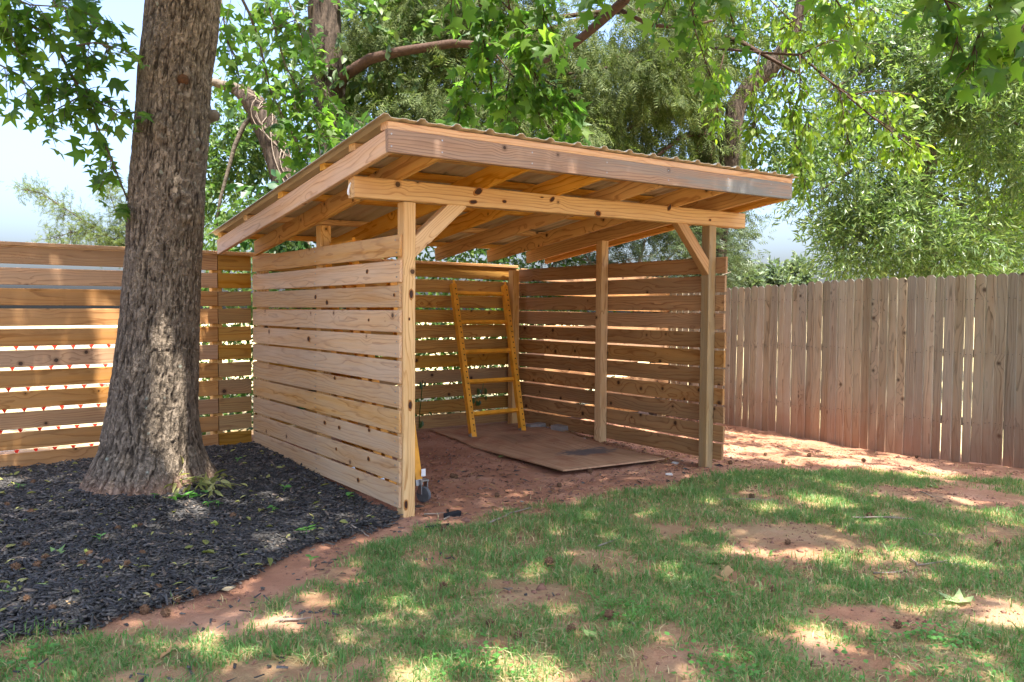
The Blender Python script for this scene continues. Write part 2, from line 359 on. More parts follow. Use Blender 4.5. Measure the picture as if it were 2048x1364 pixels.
# ------------------------------------------------------------------ ground
def lateral(x, y):
    dx, dy = x-CP[0], y-CP[1]
    rn = norm(RT[:2]); fn = norm(FW[:2])
    return dx*rn[0]+dy*rn[1], dx*fn[0]+dy*fn[1]
def bline(pts):
    ab = np.array([lateral(*hit(px, py)[:2]) for px, py in pts]); o = np.argsort(ab[:, 0]); return ab[o]
MUL = bline([(-500, 1390), (-200, 1330), (0, 1292), (100, 1275), (270, 1232), (400, 1192), (480, 1160), (600, 1110), (700, 1072), (800, 1044), (900, 1020)])
GRS = bline([(-700, 1440), (0, 1300), (130, 1272), (270, 1245), (420, 1225), (560, 1190), (660, 1130), (760, 1078), (860, 1058), (1000, 1022), (1150, 1002), (1300, 975), (1400, 957), (1500, 938), (1700, 926), (1850, 930), (2048, 945), (2500, 985)])
DIRT = []
for px, py, rx, ry, s in [(420, 1235, 170, 34, 1), (620, 1205, 60, 26, .9), (590, 1235, 90, 26, .8), (570, 1345, 150, 28, 1), (290, 1345, 110, 22, .9), (1070, 1187, 130, 30, 1), (1220, 1125, 100, 26, .8),
                          (1600, 1078, 190, 32, 1), (1900, 985, 190, 30, 1), (1750, 1230, 130, 34, 1), (1560, 1116, 110, 20, .8), (1990, 1220, 90, 40, .9), (970, 1292, 70, 20, .8), (1420, 1303, 70, 16, .7),
                          (860, 1110, 80, 16, .6), (1790, 1140, 90, 22, .8), (1350, 1050, 80, 14, .5), (1500, 1165, 70, 20, .7), (1620, 1020, 70, 12, .4), (1980, 1080, 70, 16, .7), (720, 1330, 50, 20, .6), (1700, 1300, 60, 14, .5), (80, 1340, 70, 20, .6)]:
    c = lateral(*hit(px, py)[:2]); l = lateral(*hit(px+rx, py)[:2]); t = lateral(*hit(px, py-ry)[:2])
    DIRT.append((c, abs(l[0]-c[0]), abs(t[1]-c[1]), s))
def mulch_mask(x, y):
    a, b = lateral(x, y); e = np.interp(a, MUL[:, 0], MUL[:, 1])
    return sstep(-.10, .08, b-e+(fbm(x*5, y*5, 0, 3, 5)-.5)*.38)*(x < -.02)*(y < 2.72)
def grass_mask(x, y):
    a, b = lateral(x, y); e = np.interp(a, GRS[:, 0], GRS[:, 1])
    g = sstep(.05, -.10, b-e+(fbm(x*4, y*4, 0, 3, 9)-.5)*.5)
    for (ca, cb), ra, rb, s in DIRT:
        r = np.sqrt(((a-ca)/ra)**2+((b-cb)/rb)**2)+(fbm(x*5, y*5, 0, 3, 31)-.5)*.9
        g = g*(1-s*sstep(1.15, .6, r))
    g = g*sstep(.22, .45, fbm(x*2.6, y*2.6, 0, 4, 21))
    return g*(x < 5.35)
def gz(x, y):
    x = np.asarray(x, float); y = np.asarray(y, float)
    z = -.065+.058*sstep(0, 2., y)-.05*np.clip(x-2.9, 0, 4)*sstep(-3., 0., y+.0)-.025*np.clip(x-2.9, 0, 4)*sstep(0., -3., y)
    near = sstep(14, 8, np.hypot(x, y))
    z = z+near*((fbm(x*1.6, y*1.6, 0, 3, 2)-.5)*.05+(fbm(x*9, y*9, 0, 3, 3)-.5)*.032)
    z = z+.02*mulch_mask(x, y)
    z = z+.035*np.exp(-(((x+1.12)/.55)**2+((y-1.6)/.55)**2))
    return z
def axis(c, lo, hi, step, far):
    a = list(np.arange(lo, hi+1e-6, step)); s = step
    while a[-1] < far: s *= 1.22; a.append(a[-1]+s)
    s = step
    while a[0] > -far: s *= 1.22; a.insert(0, a[0]-s)
    return np.array(a)
ax = axis(0, -4.2, 6.6, .04, 420); ay = axis(0, -4.2, 4.4, .04, 420)
GX, GY = np.meshgrid(ax, ay); GZ = gz(GX, GY)
nx, ny = len(ax), len(ay)
I = np.arange(nx*ny).reshape(ny, nx)
F = np.stack([I[:-1, :-1], I[:-1, 1:], I[1:, 1:], I[1:, :-1]], -1).reshape(-1, 4)
gme = mesh_tri('ground', np.stack([GX, GY, GZ], -1).reshape(-1, 3), F, M_GROUND, True)
ca = gme.color_attributes.new('cover', 'FLOAT_COLOR', 'POINT')
gm = grass_mask(GX, GY); mm = mulch_mask(GX, GY); fr = np.maximum(sstep(2.9, 4.5, GY), sstep(5.6, 7., GX))
a_, b_ = lateral(GX, GY); lawn = sstep(.15, -.25, b_-np.interp(a_, GRS[:, 0], GRS[:, 1]))*(GX < 5.4)
gm = np.maximum(gm, lawn*.62*sstep(.2, .6, fbm(GX*2.2, GY*2.2, 0, 4, 23)))
ca.data.foreach_set('color', np.stack([gm, mm, fr, np.ones_like(gm)], -1).astype(np.float32).ravel())
tag(link('ground', gme), kind='structure')

# ------------------------------------------------------------------ lumber
def lumber(name, p0, p1, wid, thk, mat, parent, up=(0, 0, 1), nseg=2, bow=.0, chamfer=.0035, dogear=0., twist=0.):
    """a board from p0 to p1: local X along it, local Z along `up` (its width), local Y its thickness"""
    p0 = np.asarray(p0, float); p1 = np.asarray(p1, float); Lg = np.linalg.norm(p1-p0); X = (p1-p0)/Lg
    Z = np.asarray(up, float); Z = norm(Z-X*(Z@X)); Y = np.cross(Z, X)
    hy, hz, c = thk/2, wid/2, chamfer
    sec = [(-hy+c, -hz), (hy-c, -hz), (hy, -hz+c), (hy, hz-c), (hy-c, hz), (-hy+c, hz), (-hy, hz-c), (-hy, -hz+c)]
    xs = np.linspace(-Lg/2, Lg/2, nseg+1)
    if dogear: xs = np.append(xs[:-1], [Lg/2-dogear*.62, Lg/2])
    b1, b2 = (random.uniform(-bow, bow) for _ in range(2)); V = []; tw = random.uniform(-twist, twist)
    for i, xx in enumerate(xs):
        k = 1-(2*xx/Lg)**2; a = tw*(2*xx/Lg); ca_, sa_ = math.cos(a), math.sin(a)
        s = 1.
        if dogear and i == len(xs)-1: s = .45
        for yy, zz in sec:
            zz = zz*s
            V.append((xx, yy*ca_-zz*sa_+b1*k, yy*sa_+zz*ca_+b2*k))
    m = len(xs)
    F = [(i*8+k, (i+1)*8+k, (i+1)*8+(k+1) % 8, i*8+(k+1) % 8) for i in range(m-1) for k in range(8)]
    F += [tuple(range(8)), tuple((m-1)*8+7-k for k in range(8))]
    me = mesh_py(name, V, F, mat); o = bpy.data.objects.new(name, me); COL.objects.link(o)
    ctr = (p0+p1)/2
    M = Matrix([[X[i], Y[i], Z[i], ctr[i]] for i in range(3)]+[[0, 0, 0, 1]])
    return put(o, parent, M)

# ---- the shed
shed = empty('storage_shelter', (1.44, 1.35, -.06), 'open fronted timber lean-to shelter with slatted sides and ribbed metal roof', 'shelter')
zt = lambda x: .019*(x+.37)
rb = lambda x, y: 1.992-.1215*y+zt(x)
# posts
for x0, x1, y0, y1, zb, zz in [(-.011, .072, -.012, .071, -.16, 1.874), (2.806, 2.892, -.004, .08, -.24, 1.932), (2.803, 2.889, 1.275, 1.36, -.16, rb(2.85, 1.32)-.002), (2.738, 2.824, 2.60, 2.685, -.14, 1.66),
                               (-.006, .078, 1.265, 1.35, -.16, rb(0, 1.3)-.002), (-.006, .078, 2.60, 2.685, -.14, 1.66)]:
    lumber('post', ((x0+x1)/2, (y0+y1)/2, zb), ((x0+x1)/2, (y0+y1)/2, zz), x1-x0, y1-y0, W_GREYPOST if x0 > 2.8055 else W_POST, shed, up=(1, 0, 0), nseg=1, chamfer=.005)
# side slats
for k in range(11):
    z0 = .154*(10-k)
    j = random.uniform(-.002, .002)
    lumber('slat', (-.022, random.uniform(0, .012), z0+.0705+j), (-.022, 2.71, z0+.0705+random.uniform(-.003, .003)), .1350+random.uniform(-.003, .003), .019, W_LEFT, shed, nseg=3, bow=.003, twist=.01)
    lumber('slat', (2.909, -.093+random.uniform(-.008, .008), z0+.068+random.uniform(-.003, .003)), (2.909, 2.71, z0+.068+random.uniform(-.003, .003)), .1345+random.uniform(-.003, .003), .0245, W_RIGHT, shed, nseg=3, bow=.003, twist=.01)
# beam, braces
lumber('beam', (-.335, .029, 1.9345), (3.25, .029, 1.996), .123, .083, W_ORANGE, shed, nseg=3, bow=.002, chamfer=.005)
tg = MB(); tg.tube([(-.341+.008*math.sin(t), .03+.021*math.cos(t), 1.925+.034*math.sin(t)) for t in np.linspace(-1.4, 1.4, 8)], .007, 6)
rel(link('end_tag', tg.mesh('end_tag', M_TAGW)), shed)
lumber('brace', (.035, .032, 1.572), (.415, .032, 1.915), .098, .070, W_POST, shed, up=(-.67, 0, .74), nseg=1)
lumber('brace', (2.865, .034, 1.525), (2.455, .034, 1.955), .088, .066, W_RIGHT, shed, up=(.72, 0, .69), nseg=1)
# dark knots in the beam, the front post and the near slats
M_KNOT = flat('knot_dark', srgb(62, 32, 18), .6, 0, .3, 60, .7); M_KRING = flat('knot_ring', srgb(168, 112, 58), .7, 0, .2, 50, .4)
def knot(p, a, b, n_, u_, tilt=0., ring=1.35):
    p = np.asarray(p, float); n_ = norm(n_); u_ = norm(u_); v_ = np.cross(n_, u_); c_, s_ = math.cos(tilt), math.sin(tilt); e1 = u_*c_+v_*s_; e2 = v_*c_-u_*s_
    for nm, k, off, m_ in (('knot_ring', ring, .0006, M_KRING), ('knot', 1., .0012, M_KNOT)):
        rr = [k*(1+random.uniform(-.12, .12)) for _ in range(12)]
        V = [p+n_*off+e1*a*r_*math.cos(t)+e2*b*r_*math.sin(t) for r_, t in zip(rr, np.arange(12)*math.pi/6)]+[p-n_*.002+e1*a*r_*math.cos(t)+e2*b*r_*math.sin(t) for r_, t in zip(rr, np.arange(12)*math.pi/6)]
        F = [tuple(range(12)), tuple(range(23, 11, -1))]+[(i, 12+i, 12+(i+1) % 12, (i+1) % 12) for i in range(12)]
        if (np.cross(V[1]-V[0], V[2]-V[0])@n_) < 0: F = [f[::-1] for f in F]
        rel(link(nm, mesh_py(nm, V, F, m_)), shed)
for px, py, rx, ry, tl in [(956.7, 382.8, 7.5, 5.5, .5), (947, 404, 6.5, 3.5, .1), (1009, 403, 3.6, 2.8, 0), (1104.5, 398.6, 5, 3.6, .7), (1084, 394.5, 3.2, 1.2, 0), (1196, 427, 5.4, 5, 0), (1339, 415, 5.6, 3.6, 1.), (1420, 440, 2.5, 2, 0)]:
    p = hity(px, py, -.0132); dd = (p-CP)@FW; knot(p, rx*dd/FPX*1.25, ry*dd/FPX, (0, -1, 0), (1, 0, .017), tl)
for px, py, rx, ry in [(822.5, 588, 3.6, 8), (820.5, 810, 3.4, 8), (818.5, 638, 1.6, 2.6), (812, 1010, 3, 8)]:
    p = hity(px, py, -.0125); dd = (p-CP)@FW; knot(p, rx*dd/FPX*1.1, ry*dd/FPX, (0, -1, 0), (1, 0, 0), 0, 1.5)
for px, py, r_ in [(734, 543, 2.8), (631, 594, 3), (654, 605, 3.4), (617, 678, 3.4), (788, 590, 2.2), (737, 640, 1.8), (669, 756, 2.4), (649, 845, 2.6), (678, 855, 2.6), (738, 860, 2.6), (737, 918, 3), (672, 898, 2), (716, 960, 2.8), (598, 460, 0)]:
    if not r_: continue
    d_ = ray(px, py); p = CP+d_*((-.0345-CP[0])/d_[0]); dd = (p-CP)@FW; knot(p, r_*dd/FPX*1.5, r_*dd/FPX*1.25, (-1, 0, 0), (0, 1, 0), random.uniform(-.4, .4))
# rafters and barge boards
for x in (-.352, -.04, .587, 1.195, 1.77, 2.402, 2.917, 3.172):
    barge = x < -.3
    y1 = 2.585
    dz = rb(x, -.47)-rb(x, y1); hh = .0625
    lumber('rafter', (x, -.468, rb(x, -.468)+hh), (x, y1, rb(x, y1)+hh), .125, .034, W_BARGE if barge else W_ORANGE, shed, nseg=2, bow=.002)
# fascia and purlins
lumber('fascia_board', (-.37, -.485, rb(-.37, -.49)+.0625), (3.19, -.485, rb(3.19, -.49)+.0625), .125, .033, W_FASCIA, shed, nseg=3, bow=.002)
for y in (-.459, -.06, .36, 1.09, 1.83, 2.50):
    z = lambda x: rb(x, y)+.125+.0215
    lumber('purlin', (-.372, y, z(-.372)), (3.19, y, z(3.19)), .04, .085, W_BARGE if y < -.4 else W_ORANGE, shed, nseg=2, bow=.001)
# roof sheet with trapezoid ribs, 2.5 mm thick
xs = []; h = []
x = -.43
prof = [(-.428, .0)]
for k in range(17):
    c = -.400+.2215*k
    prof += [(c-.032, .0), (c-.013, .017), (c+.013, .017), (c+.032, .0), (c+.085, .0), (c+.10, .004), (c+.125, .004), (c+.14, .0)]
prof = [(a, b) for a, b in prof if a < 3.25]
ys = np.linspace(-.53, 2.63, 9)
V = []
for y in ys:
    for a, b in prof: V.append((a, y, rb(a, y)+.125+.043+b))
n0 = len(V); npf = len(prof)
V += [(a, b, c+.0025) for a, b, c in V]
F = []
for i in range(len(ys)-1):
    for j in range(npf-1):
        q = (i*npf+j, i*npf+j+1, (i+1)*npf+j+1, (i+1)*npf+j)
        F.append(q[::-1]); F.append(tuple(v+n0 for v in q))
for j in range(npf-1):
    F.append((j, j+1, j+1+n0, j+n0)); e = (len(ys)-1)*npf; F.append((e+j+1, e+j, e+j+n0, e+j+1+n0))
for i in range(len(ys)-1):
    F.append(((i+1)*npf, i*npf, i*npf+n0, (i+1)*npf+n0)); e = npf-1; F.append((i*npf+e, (i+1)*npf+e, (i+1)*npf+e+n0, i*npf+e+n0))
rel(link('roof_sheet', mesh_py('roof_sheet', V, F, M_ROOF)), shed)
# nail heads
nh = MB()
def nail(p, nrm, r=.0042):
    nrm = norm(nrm); nh.tube([np.asarray(p)-nrm*.002, np.asarray(p)+nrm*.0016], r, 6)
for k in range(11):
    z0 = .154*(10-k)
    for y in (.045, 1.30, 2.64):
        for dz in (.035, .105): nail((-.0342, y+random.uniform(-.01, .01), z0+dz+random.uniform(-.008, .008)), (-1, 0, 0))
for x in (-.352, -.04, .587, 1.195, 1.77, 2.402, 2.917, 3.17):
    for dz in (.03, .095): nail((x, -.5015, rb(x, -.5)+dz), (0, -1, 0), .005)
tag(rel(link('nail_heads', nh.mesh('nail_heads', M_STEEL)), shed), kind='stuff')

# ---- the slat fence at the back
fence = empty('slat_fence', (.5, 2.75, -.03), 'long horizontal slat fence of brown pine boards with flat cap', 'fence')
for xa, xb, za0, za1, zb0, zb1, mat in [(-4.4, -.325, -.038, 1.668, .006, 1.684, W_FENCE), (-.318, -.036, .006, 1.684, .012, 1.69, W_BACK), (-.006, 2.885, .012, 1.69, .012, 1.69, W_BACK), (2.95, 5.36, .0, 1.69, -.03, 1.66, W_FENCE)]:
    for k in range(11):
        f = k/10; hgt = .129+random.uniform(-.003, .003)
        a = za0+(za1-za0-.13)*f; b = zb0+(zb1-zb0-.13)*f
        y = 2.752+random.uniform(-.002, .002)
        lumber('slat', (xa, y, a+.065+random.uniform(-.003, .003)), (xb, y, b+.065+random.uniform(-.003, .003)), hgt, .024, mat, fence, nseg=3, bow=.004, twist=.012)
for xa, xb, a, b in [(-4.4, -.32, 1.686, 1.703), (-.318, 2.9, 1.704, 1.708)]:
    lumber('cap_board', (xa, 2.80, a), (xb, 2.80, b), .03, .15, W_FENCE, fence, nseg=2)
for x in (-2.35, -.32, 1.35, 2.92, 5.3):
    lumber('post', (x, 2.812, -.2), (x, 2.812, 1.68), .085, .085, W_POST, fence, up=(1, 0, 0), nseg=1)

# ---- the picket fence
pick = empty('picket_fence', (5.45, .3, -.2), 'weathered grey vertical picket fence with rounded dog-eared tops', 'fence')
fx = lambda y: 5.505-.058*y
pz = lambda y: 1.583+.012*np.clip(-y, -3, 2)-.022*np.clip(y, 0, 4)
N = 61
for k in range(N):
    y = 3.02-k*.0893
    x = fx(y)+(k % 2)*.006+random.uniform(-.003, .003)
    lean = random.gauss(0, .0035) if y < 1.3 else random.gauss(.004, .014)
    gap = random.choice([-.001, -.001, 0, 0, 0]); top = pz(y)+random.uniform(-.012, .012)
    if k in (40, 43): gap = .016
    tw = norm(np.array([.058, 1., 0]))
    bz = float(gz(x-.03, y))-.012+random.uniform(0, .02)
    lumber('picket', np.array([x, y, bz])+tw*lean*.5, np.array([x, y, top])-tw*lean*.5, (.097 if y < 1.3 or random.random() < .8 else .089)-gap, .017, W_PICKET, pick, up=tw, nseg=2, bow=.002 if y < 1.3 else .005, dogear=.04, twist=.06, chamfer=.006)
for z in (.2, .85, 1.36):
    for ya, yb in ((3.03, .6), (.59, -2.4)):
        lumber('rail', (fx(ya)+.035, ya, z-.12*0), (fx(yb)+.035, yb, z), .075, .035, W_PICKET, pick, nseg=1)
for y in (2.9, .6, -1.75):
    lumber('post', (fx(y)+.10, y, -.4), (fx(y)+.10, y, 1.5), .085, .085, W_PICKET, pick, up=(0, 1, 0), nseg=1)

pn = MB()
for k in range(N):
    y = 3.02-k*.0893
    for z in (.2, .85, 1.36):
        for dy in (-.02, .02):
            q = np.array([fx(y)-.0125, y+dy+random.uniform(-.006, .006), z+random.uniform(-.02, .02)]); pn.tube([q, q+np.array([.01, 0, 0])], .0034, 5)
tag(rel(link('nail_heads', pn.mesh('nail_heads', M_NAIL)), pick), kind='stuff')
# ---- strings of small red pennants behind the slat fence
nto = empty('pennant_strings', (-2.3, 3.55, 0), 'strings of small red pennants seen through the gaps of the slat fence', 'pennants')
pm = mesh_py('pennant', [(-.022, -.001, 0), (.022, -.001, 0), (0, -.001, -.040), (-.022, .001, 0), (.022, .001, 0), (0, .001, -.040)], [(0, 2, 1), (3, 4, 5), (0, 1, 4, 3), (1, 2, 5, 4), (2, 0, 3, 5)], M_NET)
for k in range(1, 7):
    zg = -.032+.1575*k; z = zg+(zg-1.21)*.115+.02
    mb = MB(); mb.tube([(-4.2, 3.552, z), (-2.4, 3.552, z-.006), (-.5, 3.552, z)], .0025, 4); rel(link('string', mb.mesh('string', M_PAPER)), nto)
    for i in range(24):
        x = -3.9+i*.141+k*.03
        if x > -.5: continue
        o = bpy.data.objects.new('pennant', pm); COL.objects.link(o); put(o, nto, Matrix.Translation((x, 3.55, z)) @ Matrix.Rotation(random.uniform(-.3, .3), 4, 'Z'))
for x in (-4.2, -.5):
    mb = MB(); mb.tube([(x, 3.56, -.2), (x, 3.56, 1.1)], .014, 6); rel(link('stake', mb.mesh('stake', M_TWIG)), nto)

# ------------------------------------------------------------------ scaffold frames
def channel(mb, a, b, face, side, wd=.058, dp=.034, t=.004):
    """U channel from a to b: web faces `face`, flanges run back"""
    a = np.asarray(a, float); b = np.asarray(b, float); ax_ = norm(b-a); f = np.asarray(face, float); f = norm(f-ax_*(f@ax_)); s = np.cross(ax_, f)
    w2 = wd/2
    pr = [(-w2, -dp), (-w2, 0), (w2, 0), (w2, -dp), (w2-t, -dp), (w2-t, -t), (-w2+t, -t), (-w2+t, -dp)]
    V = [p+s*u+f*v for p in (a, b) for u, v in pr]
    F = [(i, (i+1) % 8, 8+(i+1) % 8, 8+i) for i in range(8)]+[(0, 7, 6, 1), (1, 6, 5, 2), (2, 5, 4, 3), (8, 9, 14, 15), (9, 10, 13, 14), (10, 11, 12, 13)]
    mb.add(V, F)
    return f, s
def end_frame(name, feet, tops, rungs, label, group, nholes=24, face=(0, -1, .2), toe=.07):
    A, B_ = (np.asarray(v, float) for v in feet); A2, B2 = (np.asarray(v, float) for v in tops)
    root = empty(name, (A+B_)/2, label, 'scaffold frame', group)
    holes = MB(); across = norm(B_-A)
    f = np.cross(across, norm(A2-A)); f = norm(f)
    if f@np.asarray(face) < 0: f = -f
    for a, b in ((A, A2), (B_, B2)):
        mb = MB(); ff, s = channel(mb, a, b, f, None, .056, .05); rail = rel(link('rail', mb.mesh('rail', M_YELLOW)), root)
        for k in range(nholes):
            p = a+(b-a)*(.035+.93*k/(nholes-1))+ff*.0008+s*.008
            ring = [p+.0075*(math.cos(t)*s+math.sin(t)*norm(b-a)) for t in np.arange(8)*math.pi/4]
            holes.add([q+ff*.0012 for q in ring]+[q-ff*.003 for q in ring], [tuple(range(8))]+[(i, (i+1) % 8, 8+(i+1) % 8, 8+i) for i in range(8)])
        cap = MB(); ax_ = norm(b-a)
        cap.tube([b-ax_*.01, b+ax_*.035], [.014, .012], 8); rel(link('coupling_pin', cap.mesh('coupling_pin', M_YELLOW)), root)
        ft = MB(); ft.add([a+u*s+v*ff+w_*ax_ for w_ in (-.003, .035) for u, v in ((-.031, -.052), (.031, -.052), (.031, -.004), (-.031, -.004))],
                          [(0, 3, 2, 1), (4, 5, 6, 7), (0, 1, 5, 4), (1, 2, 6, 5), (2, 3, 7, 6), (3, 0, 4, 7)])
        rel(link('foot', ft.mesh('foot', M_STEEL)), root)
    for t in rungs:
        a = A+(A2-A)*t; b = B_+(B2-B_)*t
        mb = MB(); u = norm(A2-A)
        channel(mb, a+across*.02-f*.02, b-across*.02-f*.02, u*.25+f, None, .036, .03); rel(link('rung', mb.mesh('rung', M_YELLOW)), root)
    tag(rel(link('adjustment_holes', holes.mesh('adjustment_holes', M_HOLE)), root), kind='stuff')
    return root
GZI = float(gz(1.9, 2.03))
end_frame('scaffold_frame', [(1.87, 2.03, .012), (2.49, 2.06, .012)], [(2.03, 2.66, 1.5), (2.68, 2.66, 1.5)], (.145, .35, .545, .745, .945),
          'yellow perforated scaffold end frame leaning like a ladder in the back corner', 'yellow scaffold frames in the shelter', 26)
fa = end_frame('scaffold_frame', [(.30, .315, .06), (.30, .80, .06)], [(.185, .50, 1.52), (.185, .985, 1.52)], (.2, .4, .6, .8),
               'yellow scaffold frame on a caster leaning behind the front post', 'yellow scaffold frames in the shelter', 20, face=(1, -1, .2))
# caster under the front rail
ca_ = MB(); ca_.tube([(.288, .275, -.005), (.312, .285, -.005)], .052, 14); wh = rel(link('caster_wheel', ca_.mesh('caster_wheel', M_RUBBER)), fa)
fk = MB(); fk.box((.272, .262, 0), (.278, .31, .085)); fk.box((.322, .27, 0), (.328, .315, .085)); fk.box((.270, .262, .085), (.330, .318, .095)); rel(link('caster_fork', fk.mesh('caster_fork', M_STEEL)), fa)
st = MB(); st.box((.285, .285, .115), (.318, .2865, .165)); rel(link('label_sticker', st.mesh('label_sticker', M_WHITE)), fa)
fb = end_frame('scaffold_frame', [(.17, .42, .0), (.17, .88, .0)], [(.075, .87, 1.69), (.075, 1.33, 1.69)], (.2, .5, .8),
          'second yellow scaffold frame stacked against the inside of the left slats', 'yellow scaffold frames in the shelter', 8, face=(1, -1, .2))
end_frame('scaffold_frame', [(.24, .74, .0), (.24, 1.22, .0)], [(.12, 1.06, 1.50), (.12, 1.54, 1.50)], (.15, .5, .85),
          'third yellow scaffold frame farthest back in the stack inside the left slats', 'yellow scaffold frames in the shelter', 8, face=(1, -1, .2))
ch = MB(); ch.box((.065, .84, 1.705), (.125, 1.35, 1.709)); ch.box((.065, .86, 1.64), (.069, 1.33, 1.705)); rel(link('top_channel', ch.mesh('top_channel', M_YELLOW)), fb)

# ------------------------------------------------------------------ plywood and shed floor things
C4 = [np.array([1.60, .385]), np.array([2.66, .315]), np.array([2.84, 1.80]), np.array([2.55, 2.60]), np.array([1.74, 2.62])]
nu, nv = 10, 18
V = []
for i in range(nv+1):
    v = i/nv
    for j in range(nu+1):
        u = j/nu
        l = np.array([1.60, .385])*(1-v)+np.array([1.745, 2.66])*v; r = np.array([2.66, .315])*(1-v)+np.array([2.80, 2.58])*v
        l = l+np.array([-.085, 0])*math.sin(math.pi*v)**1.2
        p = l*(1-u)+r*u
        z = -.030+.012*(1-v)*(1-u)**2+.03*v*(1-u)**2+.005*math.sin(v*7+u*2)
        V.append((p[0], p[1], max(z, float(gz(p[0], p[1]))+.004)))
n0 = len(V); V = [(a, b, c+.012) for a, b, c in V]+V
F = []
for i in range(nv):
    for j in range(nu):
        q = (i*(nu+1)+j, i*(nu+1)+j+1, (i+1)*(nu+1)+j+1, (i+1)*(nu+1)+j); F.append(q); F.append(tuple(v+n0 for v in q[::-1]))
bd = [j for j in range(nu+1)]+[(i+1)*(nu+1)+nu for i in range(nv)]+[nv*(nu+1)+nu-1-j for j in range(nu)]+[(nv-1-i)*(nu+1) for i in range(nv-1)]
for a, b in zip(bd, bd[1:]+bd[:1]): F.append((a, a+n0, b+n0, b))
def ply_mat():
    m, n, o = nodes('dirty_plywood'); B = NB(n); t = B.new('ShaderNodeTexCoord'); P = t.outputs['Object']
    x, y, z = B.sep(P)
    g1 = B.noise(B.comb(B.math('MULTIPLY', x, 30.), B.math('MULTIPLY', y, 2.), 0.), 1., 4); n1 = B.noise(P, 3, 5, .6)
    c = B.ramp(g1, [(.3, srgb(150, 114, 86)), (.7, srgb(184, 148, 116))]); c = B.mix(B.range(n1, .45, .7, 0., .7), c, srgb(140, 92, 68))
    dd = B.vmath('LENGTH', B.vmath('MULTIPLY', B.vmath('SUBTRACT', P, (2.34, .92, 0.)), (1.5, 3.2, 0.)), (0, 0, 0))
    sp = B.math('ADD', dd, B.math('MULTIPLY', B.noise(B.comb(B.math('MULTIPLY', x, 9.), B.math('MULTIPLY', y, 16.), 0.), 1., 5, .7), 1.3))
    c = B.mix(B.range(sp, 1.22, .95, 0., .85), c, srgb(92, 92, 94))
    d2 = B.vmath('LENGTH', B.vmath('MULTIPLY', B.vmath('SUBTRACT', P, (2.2, 1.75, 0.)), (2., 3., 0.)), (0, 0, 0))
    c = B.mix(B.range(B.math('ADD', d2, B.math('MULTIPLY', n1, .6)), 1.0, .6, 0., .45), c, srgb(90, 68, 54))
    B.set(o.inputs[0], B.bsdf(c, .85, B.bump(g1, .001), .2)); return m
tag(link('plywood_sheet', mesh_py('plywood_sheet', V, F, ply_mat())), 'dirty plywood sheet lying on the shelter floor with a grey paint stain', 'plywood')

def slab(name, px, py, w_, d_, h_, rot, mat, label, cat, group=None):
    p = hit(px, py, -.01); z = float(gz(p[0], p[1])); mb = MB(); mb.box((-w_/2, -d_/2, -.01), (w_/2, d_/2, h_))
    me = mb.mesh(name, mat); bm = bmesh.new(); bm.from_mesh(me); bmesh.ops.bevel(bm, geom=bm.edges[:], offset=min(.006, h_*.3), segments=1, affect='EDGES')
    for v in bm.verts: v.co += Vector((random.uniform(-.004, .004), random.uniform(-.004, .004), random.uniform(-.002, .002)))
    bm.to_mesh(me); bm.free()
    o = link(name, me); o.location = (p[0], p[1], z); o.rotation_euler = (0, 0, rot); return tag(o, label, cat, group)
slab('paver', 1128, 862, .26, .16, .05, .25, M_STONE, 'grey paver lying under the bottom slat of the right wall', 'paver')
slab('paver', 1075, 856, .30, .10, .045, .1, M_STONE, 'narrow grey paver half hidden behind the right foot of the ladder frame', 'paver')
slab('wood_scrap', 942, 880, .10, .02, .012, .3, M_PAPER, 'pale wood scrap on the plywood by the left foot of the ladder frame', 'wood scrap')
slab('wood_scrap', 1053, 877, .07, .025, .01, -.2, M_ROOT, 'dark wood scrap on the plywood by the right foot of the ladder frame', 'wood scrap')
slab('wood_scrap', 1095, 898, .025, .05, .008, .5, M_PAPER, 'small pale wood scrap in the middle of the plywood', 'wood scrap')
slab('charred_stick', 905, 1016, .13, .035, .03, .2, M_ROOT, 'black charred stick on the dirt near the front left post', 'stick')
slab('charred_stick', 875, 1035, .16, .02, .015, -.1, M_ROOT, 'thin black stick on the dirt at the grass edge by the front left post', 'stick')
for px, py, lb in [(1338, 935, 'white paper scrap on the dirt at the plywood corner'), (1350, 914, 'crumpled grey litter on the dirt beside the right slats'), (1282, 900, 'white litter flake on the dirt below the middle right post'), (1168, 878, 'bent white litter strip on the dirt behind the plywood')]:
    slab('paper_scrap', px, py, .05, .03, .012, random.uniform(0, 3), M_PAPER, lb, 'litter')

# ------------------------------------------------------------------ leaf templates
def t_star():
    ang = [0, 68, 132]; V = [(0, .36, 0)]; out_ = [(0, 0)]
    lob = [(132, .52), (98, .27), (68, .72), (34, .33), (0, .78), (-34, .33), (-68, .72), (-98, .27), (-132, .52)]
    for a, r in lob:
        a = math.radians(a); out_.append((-math.sin(a)*r, .36+math.cos(a)*r*.9))
    V += [(x, y, -.20*((x*x)+(y-.36)**2)-.03*(i % 2)) for i, (x, y) in enumerate(out_)]
    n = len(out_); return np.array(V), np.array([(0, 1+(i+1) % n, 1+i) for i in range(n)])
def t_oval(w=.25):
    V = [(0, 0, 0), (w*.8, .28, .05), (w, .6, .03), (0, 1, -.10), (-w, .6, .03), (-w*.8, .28, .05), (0, .3, -.01), (0, .62, -.03)]
    return np.array(V), np.array([(0, 1, 6), (1, 2, 7), (1, 7, 6), (2, 3, 7), (3, 4, 7), (4, 5, 6), (4, 6, 7), (5, 0, 6)])
def t_narrow(w=.11):
    return np.array([(0, 0, 0), (w, .5, .03), (0, 1, 0), (-w, .5, .03)]), np.array([(0, 1, 2), (0, 2, 3)])
